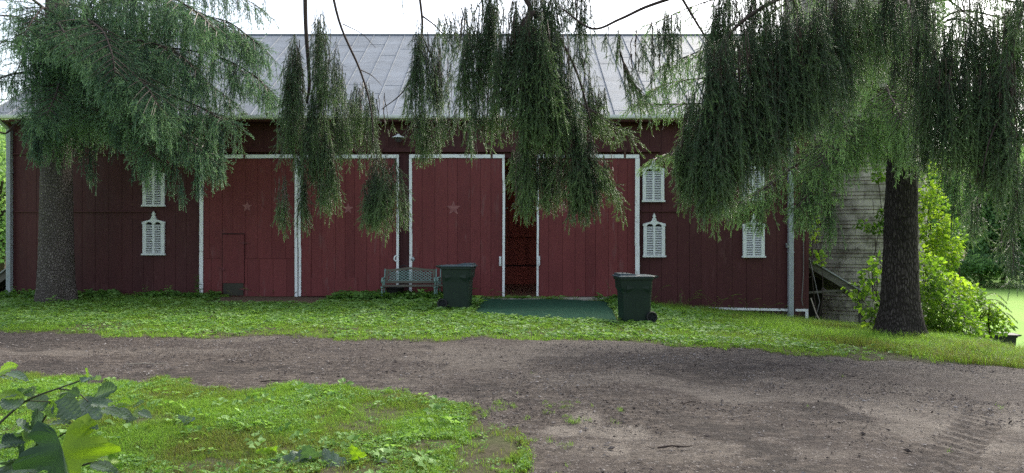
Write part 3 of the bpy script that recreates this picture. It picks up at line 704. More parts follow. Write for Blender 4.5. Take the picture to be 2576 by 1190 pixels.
# ================================================================== BENCH + CHAIR
def bench(root, W):
    hw = W / 2
    for s in (-1, 1):
        x = s * hw; m = MB(); r_ = .019
        m.tube([(x, .30, .0), (x, .24, .2), (x, .20, .40)], r_, 6); m.tube([(x, -.26, .0), (x, -.22, .18), (x, -.25, .34), (x, -.22, .41)], r_, 6)
        m.bar((x, -.24, .39), (x, .24, .37), .035, .04); m.tube([(x, .20, .38), (x, .27, .60), (x, .34, .83)], r_, 6)
        arm = [(x, .27, .60), (x, .05, .62), (x, -.15, .62), (x, -.24, .60), (x, -.27, .56), (x, -.25, .52), (x, -.21, .52), (x, -.20, .55)]; m.tube(arm, .021, 8)
        m.tube([(x, -.16, .40), (x, -.12, .50), (x, -.16, .60)], .014, 6); m.tube([(x, .02, .40), (x, .06, .50), (x, .0, .61)], .012, 6)
        m.lathe([(0, -.024), (.03, -.024), (.03, .024), (0, .024)], (x, -.25, .40), 10, M=[[0, 0, 1], [0, 1, 0], [1, 0, 0]])
        m.build('iron_end', M['bench_iron'], root, smooth=True)
    for k in range(5):
        m = MB(); y = -.24 + k * .105; m.box(-hw - .01, hw + .01, y - .036, y + .036, .414, .440); m.build('seat_slat', M['bench_wood'], root, bevel=.005)
    # back: lower rail, side stiles, arched top rail, lattice (leaning back)
    def bk(z): return .215 + (z - .45) * .30
    m = MB(); m.bar((-hw + .03, bk(.50), .50), (hw - .03, bk(.50), .50), .028, .062, up=(0, .3, 1)); m.build('back_rail', M['bench_wood'], root, bevel=.005)
    m = MB(); n = 18; xs = np.linspace(-hw + .02, hw - .02, n); arch = .055 * np.clip(np.cos(xs / hw * 1.9), -.15, 1) ** 1 * (np.abs(xs) < hw * .82) 
    arch = .05 * np.exp(-(xs / (hw * .48)) ** 2)
    V = []
    for x, a in zip(xs, arch):
        for z in (.775 + a * .8, .825 + a): 
            V += [(x, bk(z) - .016, z), (x, bk(z) + .016, z)]
    fs = []
    for i in range(n - 1):
        a, b_ = i * 4, i * 4 + 4
        fs += [(a, b_, b_ + 2, a + 2), (a + 1, a + 3, b_ + 3, b_ + 1), (a, a + 1, b_ + 1, b_), (a + 2, b_ + 2, b_ + 3, a + 3)]
    fs += [(0, 2, 3, 1), (n * 4 - 4, n * 4 - 3, n * 4 - 1, n * 4 - 2)]
    m.add(V, fs); m.build('top_rail', M['bench_wood'], root, recalc=True)
    for s in (-1, 1):
        m = MB(); m.bar((s * (hw - .06), bk(.54), .54), (s * (hw - .06), bk(.78), .78), .05, .026, up=(0, 1, 0)); m.build('back_stile', M['bench_wood'], root)
    m = MB(); x0, x1, z0, z1 = -hw + .085, hw - .085, .535, .775; st = .10
    top = lambda x: z1 + .04 * math.exp(-(x / (hw * .48)) ** 2)
    for sg in (1, -1):
        c = x0 - .6
        while c < x1 + .6:
            pts = []
            for q in np.linspace(0, 1, 12):
                z = z0 + q * (z1 + .045 - z0); x = c + sg * (z - z0) * 1.55
                if x0 <= x <= x1 and z <= top(x): pts.append((x, bk(z) + sg * .004, z))
            if len(pts) > 1: m.tube(pts, .0105, 5)
            c += st
    m.bar((x0, bk(z0), z0), (x1, bk(z0), z0), .012, .014); m.build('lattice', M['bench_iron'], root)
bx = X_(1029, 18.3); root = empty('garden_bench', (bx, 18.35, h1(bx, 18.3) - .06), math.radians(2), 'weathered garden bench with green iron ends and a lattice back', 'bench'); bench(root, 1.30)
cx = X_(1129, 18.3); root = empty('garden_chair', (cx, 18.5, h1(cx, 18.3) - .04), math.radians(-4), 'lattice back garden chair mostly hidden behind the green bin', 'chair'); bench(root, .56)
tb = MB(); tb.lathe([(.20, .0), (.23, .26), (.245, .27), (.245, .29), (.22, .29), (.19, .03), (0, .03)], k=24); o = tb.build('plastic_tub', M['black'], smooth=False); o.location = (X_(990, 18.5), 18.75, h1(-3, 18.6)); tag(o, 'black plastic tub standing behind the bench legs', 'tub')
tb = MB(); tb.tube([(.11 * math.cos(a), 0, .72 + .12 * math.sin(a)) for a in np.linspace(-.3, PI + .3, 14)], .013, 6); tb.tube([(-.105, 0, .68), (-.13, 0, .0)], .012, 6); tb.tube([(.105, 0, .68), (.13, 0, .0)], .012, 6); tb.bar((-.12, 0, .3), (.12, 0, .3), .02, .02)
o = tb.build('metal_hoop_stand', M['black']); o.location = (X_(1016, 19), 18.98, h1(-2.8, 19) + .02); tag(o, 'black round-topped metal stand between bench back and barn wall', 'stand')

# ================================================================== MATS
def draped(mb, quad, nx, ny, lift, rag=0.0, seed=1, thick=.0):
    q = [np.array(a) for a in quad]
    V = []; T = []
    for j in range(ny + 1):
        for i in range(nx + 1):
            u, v = i / nx, j / ny; p = (q[0] * (1 - u) + q[1] * u) * (1 - v) + (q[3] * (1 - u) + q[2] * u) * v
            e = min(u, 1 - u, v, 1 - v)
            wv = rag * (vnoise(p[0], p[1], .3, seed) - .5) * (1 if e < .02 else 0)
            x, y = p[0] + wv, p[1] + wv
            V.append((x, y, h1(x, y) + lift + .012 * float(vnoise(x, y, .5, seed + 3)) - (.03 if e < 1e-6 else 0)))
    fs = np.array([(j * (nx + 1) + i, j * (nx + 1) + i + 1, (j + 1) * (nx + 1) + i + 1, (j + 1) * (nx + 1) + i) for j in range(ny) for i in range(nx)])
    mb.add(V, [fs]); return mb
def G(px, py, Y): return (X_(px, Y), Y)
m = draped(MB(), [G(1193, 790, 15.35), (X_(1556, 13.6), 13.6), (X_(1532, 18.6), 18.75), (X_(1212, 18.6), 18.75)], 40, 40, .03, .05, 2)
tag(m.build('door_mat', M['carpet'], smooth=True), 'green outdoor carpet laid before the open doorway', 'carpet')
m = draped(MB(), [(X_(590, 17.4), 17.3), (X_(790, 17.4), 17.45), (X_(835, 18.6), 18.7), (X_(530, 18.8), 18.85)], 30, 14, .03, .08, 6)
tag(m.build('needle_covered_mat', M['needles_dry'], smooth=True), 'mat buried under brown spruce needles before the closed left doors', 'mat')
# ================================================================== GROUND
def axis(a, fine0, fine1, b, step, g=1.25):
    mid = list(np.arange(fine0, fine1 + 1e-6, step)); lo = []; x = fine0; s = step
    while x > a: s *= g; x -= s; lo.append(x)
    hi = []; x = mid[-1]; s = step
    while x < b: s *= g; x += s; hi.append(x)
    return np.array(lo[::-1] + mid + hi)
gx = axis(-260, -16, 17, 260, .16); gy = axis(-60, 1.5, 21, 330, .16)
GX, GY = np.meshgrid(gx, gy); sd = road_sd(GX, GY)
inner = (GX > -13.5) & (GX < 11.5) & (GY < 13.2) & (GY > 1.2)
GZ = H(GX, GY) - .09 * sstep(.02, .4, sd) * inner
nx_, ny_ = len(gx), len(gy)
I, J = np.meshgrid(np.arange(nx_ - 1), np.arange(ny_ - 1)); a = (J * nx_ + I).ravel()
m = MB(); m.add(np.stack([GX, GY, GZ], -1).reshape(-1, 3), [np.stack([a, a + 1, a + 1 + nx_, a + nx_], -1)])
tag(m.build('ground', M['lawn'], smooth=True), 'grassy ground sloping down to the right past the barn into a bright field', 'ground', kind='structure')
# dirt drive
gx = np.arange(-13, 11.2, .045); gy = np.arange(1.6, 13.0, .045); GX, GY = np.meshgrid(gx, gy); sd = road_sd(GX, GY); nx_ = len(gx)
rut = .016 * np.sin(fbm(GX, GY, 2.5, 31) * 9 + GX * .3) * sstep(.2, 1, sd)
# tyre tread marks running up to the right in the near right part
u = (GX - 2.6) * .80 + (GY - 5.0) * -.60; wv = (GX - 2.6) * .60 + (GY - 5.0) * .80
tr = 0; tm = 0
for off in (.15, .95):
    band = sstep(.20, .15, np.abs(u - off - .15 * np.sin(wv * .5))) * sstep(-1.2, -.3, wv) * sstep(4.0, 2.0, wv)
    tm = tm + band * (.55 + .35 * np.sin((wv * 1.0 + np.abs(u - off) * .6) * 2 * PI / .21))
    tr = tr + band * (.010 * np.sin((wv * 1.0 + np.abs(u - off) * .6) * 2 * PI / .21) - .018)
GZ = H(GX, GY) + .016 * sstep(.0, .12, sd) - .012 + rut * .7 + .010 * (fbm(GX, GY, .3, 41, 2) - .5) + .03 * (fbm(GX, GY, .9, 43, 2) - .5) + tr
dust = sstep(.54, .66, fbm(GX * 1.0, GY * .8, 1.5, 77, 4)) * sstep(9.3, 7.6, GY + .25 * GX * (GX > 0)) * .75 + .35 * sstep(.55, .68, fbm(GX, GY * 2.2, 2.0, 78, 4))
for px, py, rx, ry in ((1560, 1085, .22, .16), (1480, 1060, .16, .24), (1420, 1080, .2, .12), (1560, 1130, .12, .1)):
    Y = 1.63 * F / (py - 595); dust = np.maximum(dust, .95 * sstep(1.15, .6, np.hypot((GX - X_(px, Y)) / rx, (GY - Y) / (ry * 2.0)) + .9 * (fbm(GX, GY, .25, 9) - .5)))
mudp = .8 * sstep(.56, .68, fbm(GX, GY * 1.3, 1.1, 79, 4)) + .9 * tm
dust = np.clip(dust, 0, 1) * (1 - np.clip(tm, 0, 1)); dust = np.where(mudp > dust, -np.clip(mudp, 0, 1), dust)
I, J = np.meshgrid(np.arange(nx_ - 1), np.arange(len(gy) - 1)); a = (J * nx_ + I).ravel(); Q = np.stack([a, a + 1, a + 1 + nx_, a + nx_], -1)
keep = (sd.ravel()[Q] > -.10).any(1)
m = MB(); m.add(np.stack([GX, GY, GZ], -1).reshape(-1, 3), [Q[keep]], dust.ravel())
tag(m.build('road', M['road'], smooth=True), 'dark damp dirt and gravel farm drive with tyre marks', 'road', kind='structure')

# ================================================================== scatter engine
def frames(d, roll=None, up=None):
    d = d / (np.linalg.norm(d, axis=1)[:, None] + 1e-9); n = len(d)
    if up is None:
        ref = np.where(np.abs(d[:, 2:3]) > .9, np.array([[1., 0, 0]]), np.array([[0, 0, 1.]]))
    else: ref = up
    y = np.cross(ref, d); y /= np.linalg.norm(y, axis=1)[:, None] + 1e-9; z = np.cross(d, y)
    if roll is not None:
        c, s = np.cos(roll)[:, None], np.sin(roll)[:, None]; y, z = y * c + z * s, z * c - y * s
    return np.stack([d, y, z], 1)       # rows = local axes


def scatter(mb, tmpls, pos, R, scale, tint, seed=0):
    r = np.random.default_rng(seed); pos = np.asarray(pos, float); k = r.integers(0, len(tmpls), len(pos))
    scale = np.broadcast_to(np.asarray(scale, float), (len(pos),)); tint = np.broadcast_to(np.asarray(tint, float), (len(pos),))
    for i, (V, fs, T) in enumerate(tmpls):
        q = np.nonzero(k == i)[0]
        if not len(q): continue
        W = np.einsum('vj,njk->nvk', V, R[q]) * scale[q][:, None, None] + pos[q][:, None, :]
        n = len(V); off = (np.arange(len(q)) * n)[:, None, None]
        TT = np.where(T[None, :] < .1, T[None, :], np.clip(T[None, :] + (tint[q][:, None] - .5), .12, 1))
        mb._addf(W.reshape(-1, 3), [(f[None] + off).reshape(-1, f.shape[1]) for f in fs], TT.reshape(-1))


def sprig(seed, L, n, nl, w, side, ang=52, sr=.0022):
    """one twig along +X with needles all round and a few side twiglets"""
    r = np.random.default_rng(seed); V = []; Fc = []; T = []; c = 0
    axes = [(np.zeros(3), np.array([1., 0, 0]), L, n)]
    for i in range(side):
        f = .12 + .7 * (i + r.random()) / max(side, 1); az = (i % 2) * PI + r.uniform(-.5, .5); a = math.radians(r.uniform(30, 50))
        d = np.array([math.cos(a), math.sin(a) * math.cos(az), math.sin(a) * math.sin(az)]); axes.append((np.array([f * L, 0, 0]), d, L * r.uniform(.32, .5) * (1 - .5 * f), int(n * .36)))
    for o, d, l, m in axes:
        ref = np.array([0, 0, 1.]) if abs(d[2]) < .8 else np.array([0, 1., 0]); y = np.cross(ref, d); y /= np.linalg.norm(y); z = np.cross(d, y)
        # stem
        a3 = np.arange(3) / 3 * 2 * PI; ringA = o + sr * (np.cos(a3)[:, None] * y + np.sin(a3)[:, None] * z); tip = o + d * l
        V += [ringA, tip[None]]; Fc += [np.array([[0, 1, 3], [1, 2, 3], [2, 0, 3]]) + c]; T += [np.full(4, .04)]; c += 4
        s = (np.arange(m) + r.random(m)) / m; az = r.random(m) * 2 * PI; th = np.radians(ang + r.uniform(-14, 14, m)) * (1 - .45 * s)
        rad = np.cos(az)[:, None] * y + np.sin(az)[:, None] * z; dd = np.cos(th)[:, None] * d + np.sin(th)[:, None] * rad
        tn = np.cross(dd, rad); tn /= np.linalg.norm(tn, axis=1)[:, None] + 1e-9
        b = o + d * (s * l)[:, None]; ln = nl * r.uniform(.75, 1.15, m)[:, None]
        tri = np.stack([b - tn * w / 2, b + tn * w / 2, b + dd * ln], 1).reshape(-1, 3)
        V.append(tri); Fc.append(np.arange(m * 3).reshape(-1, 3) + c); c += m * 3
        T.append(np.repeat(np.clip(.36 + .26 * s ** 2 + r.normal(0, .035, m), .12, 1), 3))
    return np.concatenate(V), [np.concatenate(Fc)], np.concatenate(T)


class Crown:
    def __init__(s, tm, step): s.tm = tm; s.step = step; s.p = []; s.d = []; s.sc = []; s.t = []; s.wood = MB(); s.limbs = []

    def put(s, p, d, sc, t): s.p.append(p); s.d.append(d); s.sc.append(sc); s.t.append(t)

    def strand(s, p, L, r, tint, lean=None, side=.6, thin=1.0):
        """a pendulous twig chain hanging from p"""
        p = np.array(p, float); n = max(1, int(round(L / s.step))); d = np.array([r.normal(0, .25), r.normal(0, .25), -1.0]) if lean is None else np.array(lean, float)
        for i in range(n):
            f = (i + 1) / n; d = d * .75 + np.array([r.normal(0, .06), r.normal(0, .06), -.34]); d /= np.linalg.norm(d)
            sc = thin * r.uniform(.8, 1.15) * (1.0 if i else .85)
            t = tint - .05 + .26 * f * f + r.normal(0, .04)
            s.put(p.copy(), d, sc, t)
            if r.random() < side:
                a = r.random() * 2 * PI; s.put(p.copy(), d + .55 * np.array([math.cos(a), math.sin(a), 0]), sc * .8, t + .05)
            p = p + d * s.step

    def tassel(s, px, y0, y1, hw, Y, n, tint=.5, dep=.8, top=.6, r=None, blunt=.3, side=.6, stem=True):
        """hanging beard of strands between reference rows y0..y1 at depth Y"""
        r = r or rng; k = Y / F
        for c in range(max(2, int(n / 6.5))):        # cords: bundles of strands that end together
            u0, v0 = r.uniform(-1, 1), r.uniform(-1, 1)
            if u0 * u0 + v0 * v0 > 1.15: continue
            f0 = r.random() * .72; e0 = y1 - (y1 - y0) * (abs(u0) ** 2 * blunt * .7 + r.random() ** 1.5 * .34); t0 = tint + r.normal(0, .09) - .1 * v0
            for i in range(7):
                u, v = u0 + r.normal(0, .085), v0 + r.normal(0, .085); f = np.clip(f0 + r.normal(0, .10), 0, .85); ys = y0 + (y1 - y0) * f; ye = e0 - abs(r.normal(0, .05)) * (y1 - y0)
                if ye < ys + 25: continue
                spread = top + (1 - top) * min(1, f * 1.8 + .15); p = P(px + u * hw * spread, ys, Y + v * hw * k * dep * spread)
                a_ = r.random() * 2 * PI; am = .55 * min(1, hw * k / .26) ** 1.5; ln = (math.cos(a_) * am, math.sin(a_) * am, -1 + am * r.uniform(.75, 1.3)) if r.random() < .5 else None
                s.strand(p, (ye - ys) * k, r, t0 + r.normal(0, .03), lean=ln, side=side * .55)
        for i in range(n // 9):
            u = r.uniform(-1, 1); q0, q1 = r.uniform(0, .3), r.uniform(.45, .9); pts = [P(px + u * hw * (top + (1 - top) * q) + r.normal(0, 2), y0 + (y1 - y0) * q, Y + r.uniform(-.3, .3) * hw * k) for q in np.linspace(q0, q1, 6)]; s.wood.tube(pts, np.linspace(.0035, .002, 6), 4, cap=False)
        if stem:
            pts = [P(px + r.normal(0, hw * .05), y0 + (y1 - y0) * q, Y) for q in np.linspace(.12, .75, 6)]; s.wood.tube(pts, np.linspace(.006, .002, 6), 5)

    def limb(s, pts, r0, r1, k=6):
        w = smooth_path(pts); s.limbs.append(MB().tube(w, np.linspace(r0, r1, len(w)), k))

    def bough(s, pts, drop, spread, nlat, per, tint, r, r0=.05, tipn=4, s0=.15, side=.6):
        """limb with laterals; strands of length drop hang from laterals"""
        W = smooth_path(pts, 6); n = len(W); s.limbs.append(MB().tube(W, np.linspace(r0, min(r0, .008), n), 6))
        for i in range(nlat):
            f = s0 + (1 - s0) * (i + r.random()) / nlat; q = f * (n - 1); a = int(min(q, n - 2)); p = W[a] + (W[a + 1] - W[a]) * (q - a); tg = W[a + 1] - W[a]; tg /= np.linalg.norm(tg)
            pr = np.array([-tg[1], tg[0], 0]); pr /= np.linalg.norm(pr) + 1e-9; sg = 1 if i % 2 else -1
            l = spread * (1.05 - .75 * f) * r.uniform(.6, 1.1); d = pr * sg * .85 + tg * .6 + np.array([0, 0, -.12 + r.normal(0, .08)])
            ll = [p + d * l * t - np.array([0, 0, .16 * l * t * t]) for t in np.linspace(0, 1, 5)]; s.wood.tube(ll, np.linspace(.011, .003, 5), 4, cap=False)
            lt_ = tint + r.normal(0, .20); m = max(1, int(per * l)); dl = drop[0] + (drop[1] - drop[0]) * f  # random tint per lateral imitates layered light and dark in the crown
            for j in range(m):
                t = (j + r.random()) / m; b = p + d * l * t - np.array([0, 0, .16 * l * t * t])
                s.strand(b, max(.12, dl * r.uniform(.35, 1.1) * (1 - .35 * t)), r, lt_ + r.normal(0, .05) + .08 * t, side=side)
                if r.random() < .5: s.put(b, d / np.linalg.norm(d) + r.normal(0, .25, 3), r.uniform(.8, 1.1), tint + .1)
            s.strand(ll[-1], .18, r, tint + .12, lean=d / np.linalg.norm(d) + np.array([0, 0, -.2]), side=.9)
        for j in range(tipn):
            s.strand(W[-1], r.uniform(.2, .4), r, tint + .15, lean=tg + r.normal(0, .3, 3), side=.9)

    def build(s, root, mat, name='crown', seed=1):
        m = s.wood; m.t = [np.full(len(t_), .04) for t_ in m.t]; d = np.array(s.d); rr = np.random.default_rng(seed)
        scatter(m, s.tm, s.p, frames(d, rr.random(len(d)) * 2 * PI), np.array(s.sc), np.array(s.t), seed)
        for l in s.limbs:
            o = l.build('limb', M['branch'], root, smooth=True); o.location = tuple(-np.array(root.location))
        o = m.build(name, mat, root)
        o.location = tuple(-np.array(root.location))
        return o


def smooth_path(pts, sub=6):
    pts = np.asarray(pts, float)
    if len(pts) < 3: return np.stack([pts[0] + (pts[-1] - pts[0]) * t for t in np.linspace(0, 1, sub)])
    e = np.concatenate([[2 * pts[0] - pts[1]], pts, [2 * pts[-1] - pts[-2]]]); out = []
    for i in range(1, len(e) - 2):
        for t in np.linspace(0, 1, sub, endpoint=False):
            a, b, c, d = e[i - 1], e[i], e[i + 1], e[i + 2]
            out.append(.5 * ((2 * b) + (c - a) * t + (2 * a - 5 * b + 4 * c - d) * t * t + (3 * b - a - 3 * c + d) * t ** 3))
    out.append(pts[-1]); return np.array(out)


def trunk_mesh(x, y, z0, top, r0, rt, flare, lean=(0, 0), seed=1, k=48, step=.12, grow=1.0):
    r = np.random.default_rng(seed); zs = np.concatenate([np.arange(-.25, min(6.5, top), step), np.arange(min(6.5, top), top + .01, .8)]); a = np.arange(k) / k * 2 * PI; V = []
    ph = r.uniform(0, 6, 4)
    for z in zs:
        rad = r0 + (rt - r0) * max(z, 0) / top + flare * math.exp(-max(z, 0) / .38)
        lob = 1 + (.10 * np.sin(3 * a + ph[0]) + .07 * np.sin(5 * a + ph[1])) * math.exp(-max(z, 0) / .55) + .02 * np.sin(2 * a + ph[2] + z * .5)
        ru = .024 * (vnoise(a * 6, np.full(k, z * 3.0), .30, seed) - .5) + .018 * (vnoise(a * 6, np.full(k, z * 5.0), .12, seed + 4) - .5)
        rr = rad * lob + ru
        V.append(np.stack([x + lean[0] * z + rr * np.cos(a), y + lean[1] * z + rr * np.sin(a), np.full(k, z0 + z)], -1))
    n = len(zs); i = np.arange(n - 1)[:, None] * k; j = np.arange(k)[None, :]; j2 = (j + 1) % k
    return np.concatenate(V), [np.stack([i + j, i + j2, i + k + j2, i + k + j], -1).reshape(-1, 4)]


TM_FAR = [sprig(100 + i, .30, 84, .028, .0072, 2, sr=.004) for i in range(5)]
TM_RIGHT = [sprig(200 + i, .22, 84, .024, .0058, 1, ang=58, sr=.004) for i in range(5)]
TM_NEAR = [sprig(300 + i, .21, 92, .021, .0030, 2, ang=46, sr=.0020) for i in range(6)]

# ---------------------------------------------------------------- LEFT SPRUCE
tx, ty = X_(141, 17.8), 17.8; tz = h1(tx, ty)
lt = empty('spruce_tree', (tx, ty, tz), 0, 'big bare trunked spruce with blue green boughs at the left barn end', 'tree', 'old spruces round the barn')
V, fs = trunk_mesh(0, 0, 0, 16, .40, .06, .05, (.004, 0), 3); m = MB(); m.add(V, fs); m.build('trunk', M['bark'], lt, smooth=True)
r = np.random.default_rng(21); C = Crown(TM_FAR, .19)
def T(z): return np.array([tx, ty, tz + z])
bl = [  # explicit low boughs (control points), drop, spread, laterals, strands per metre, tint
    ([T(4.2), P(230, 215, 16.9), P(360, 215, 15.9), P(470, 255, 15.3), P(560, 300, 15.0)], (.9, .9), 1.5, 26, 7, .50),
    ([T(4.6), P(240, 130, 17.0), P(400, 120, 16.4), P(540, 140, 16.0), P(640, 190, 15.8), P(672, 225, 15.8)], (.9, .55), 1.5, 26, 7, .46),
    ([T(5.0), P(260, 70, 17.0), P(420, 40, 16.4), P(560, 50, 16.0), P(650, 110, 15.9)], (1.1, .7), 1.6, 24, 7, .42),
    ([T(3.6), P(200, 280, 16.6), P(290, 300, 15.4), P(355, 345, 14.7), P(385, 395, 14.5)], (.55, .5), 1.0, 20, 8, .55),
    ([T(3.9), P(220, 265, 16.4), P(330, 285, 15.2), P(440, 330, 14.8), P(515, 385, 14.7)], (.7, .62), 1.1, 24, 8, .55),
    ([T(3.7), P(260, 290, 17.3), P(380, 305, 16.9), P(480, 340, 16.6), P(535, 390, 16.4)], (.75, .6), 1.0, 20, 8, .42),
    ([T(4.2), P(150, 215, 16.2), P(140, 240, 15.0), P(118, 290, 14.5)], (.6, .7), .75, 16, 8, .5),
    ([T(4.6), P(90, 190, 17.0), P(20, 190, 16.2), P(-60, 230, 15.6)], (.6, .4), 1.0, 12, 5, .44),
    ([T(5.2), P(90, 120, 17.4), P(10, 105, 17.0), P(-80, 120, 16.6)], (.5, .4), 1.0, 9, 4, .40),
    ([T(5.4), P(70, 60, 17.8), P(-10, 40, 17.8), P(-90, 60, 17.8)], (.5, .4), .9, 8, 4, .36),
    ([T(4.9), P(200, 120, 16.0), P(290, 150, 14.6), P(365, 215, 13.9), P(400, 270, 13.8)], (.9, .8), 1.2, 24, 8, .50),
    ([T(5.3), P(190, 60, 16.0), P(250, 70, 14.6), P(280, 130, 13.8), P(290, 190, 13.6)], (.9, .9), 1.1, 22, 8, .46),
    ([T(5.6), P(120, 30, 16.2), P(90, 40, 15.0), P(60, 90, 14.3)], (.8, .7), .9, 16, 7, .44),
    ([T(5.8), P(260, 0, 16.3), P(380, -20, 15.2), P(480, 20, 14.7), P(545, 80, 14.6)], (1.1, .8), 1.3, 22, 7, .46),
    ([T(4.8), P(250, 160, 17.2), P(380, 170, 16.8), P(500, 200, 16.5), P(585, 255, 16.4)], (.9, .6), 1.3, 22, 7, .44),
    ([T(5.2), P(230, 110, 16.4), P(340, 100, 15.4), P(440, 130, 14.9), P(500, 185, 14.8)], (.9, .8), 1.2, 24, 7, .50),
    ([T(4.4), P(200, 200, 16.4), P(280, 205, 15.3), P(330, 240, 14.8), P(345, 275, 14.7)], (.8, .7), 1.0, 22, 7, .48),
    ([T(5.9), P(240, 20, 16.8), P(350, 0, 16.2), P(470, 20, 15.9), P(590, 75, 15.8), P(625, 110, 15.8)], (1.1, .6), 1.3, 22, 7, .44),
    ([T(5.6), P(140, 60, 15.8), P(160, 80, 14.4), P(190, 140, 13.8)], (.5, .45), .9, 14, 6, .46),
    ([T(6.0), P(260, -20, 17.6), P(420, -50, 17.4), P(560, -30, 17.3), P(655, 20, 17.2)], (1.0, .6), 1.3, 20, 6, .38),
]
for pts, dr, sp, nl, per, ti in bl: C.bough(pts, dr, sp * 1.1, int(nl * 1.5), per * 1.8, ti + .06, r, r0=.032, s0=.05, side=.4)
for a_ in range(26):       # upper crown above the frame
    z = 6.2 + a_ * .36; az = a_ * 2.4; L = 4.6 * (1 - (z - 5) / 12.5)
    e = np.array([math.cos(az), math.sin(az), 0]); C.bough([T(z), T(z) + e * L * .5 + [0, 0, .1], T(z) + e * L + [0, 0, -.7]], (.8, .5), L * .34, 9, 3.2, .45, r, r0=.04)
# bare grey wisps hanging beside the trunk and thin dead twigs
for px, y0, y1, hw, Y, n in ((225, 300, 478, 16, 16.2, 16), (100, 270, 400, 30, 15, 26), (300, 300, 455, 22, 15.2, 34), (335, 380, 470, 16, 15, 20), (448, 350, 525, 22, 14.8, 40), (535, 300, 480, 22, 15.2, 44), (400, 330, 440, 24, 15, 20), (600, 150, 262, 40, 16, 36), (365, 300, 475, 14, 15.2, 26), (95, 330, 412, 16, 14.8, 26), (505, 400, 500, 20, 15, 26)):
    C.tassel(px, y0, y1, hw, Y, n, .46 if px != 225 else .3, r=r)
for px, y0, y1 in ((60, 290, 400), (75, 300, 420), (110, 330, 380), (250, 290, 400), (395, 395, 480)):
    pts = [P(px + r.normal(0, 5), y0 + (y1 - y0) * q, 16.5) for q in np.linspace(0, 1, 6)]; C.wood.tube(pts, np.linspace(.008, .003, 6), 4)
C.limb([T(4.1), P(60, 300, 17.6), P(15, 335, 17.4), P(-20, 320, 17.4)], .03, .02)
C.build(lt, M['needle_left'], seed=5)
nL = len(C.p)

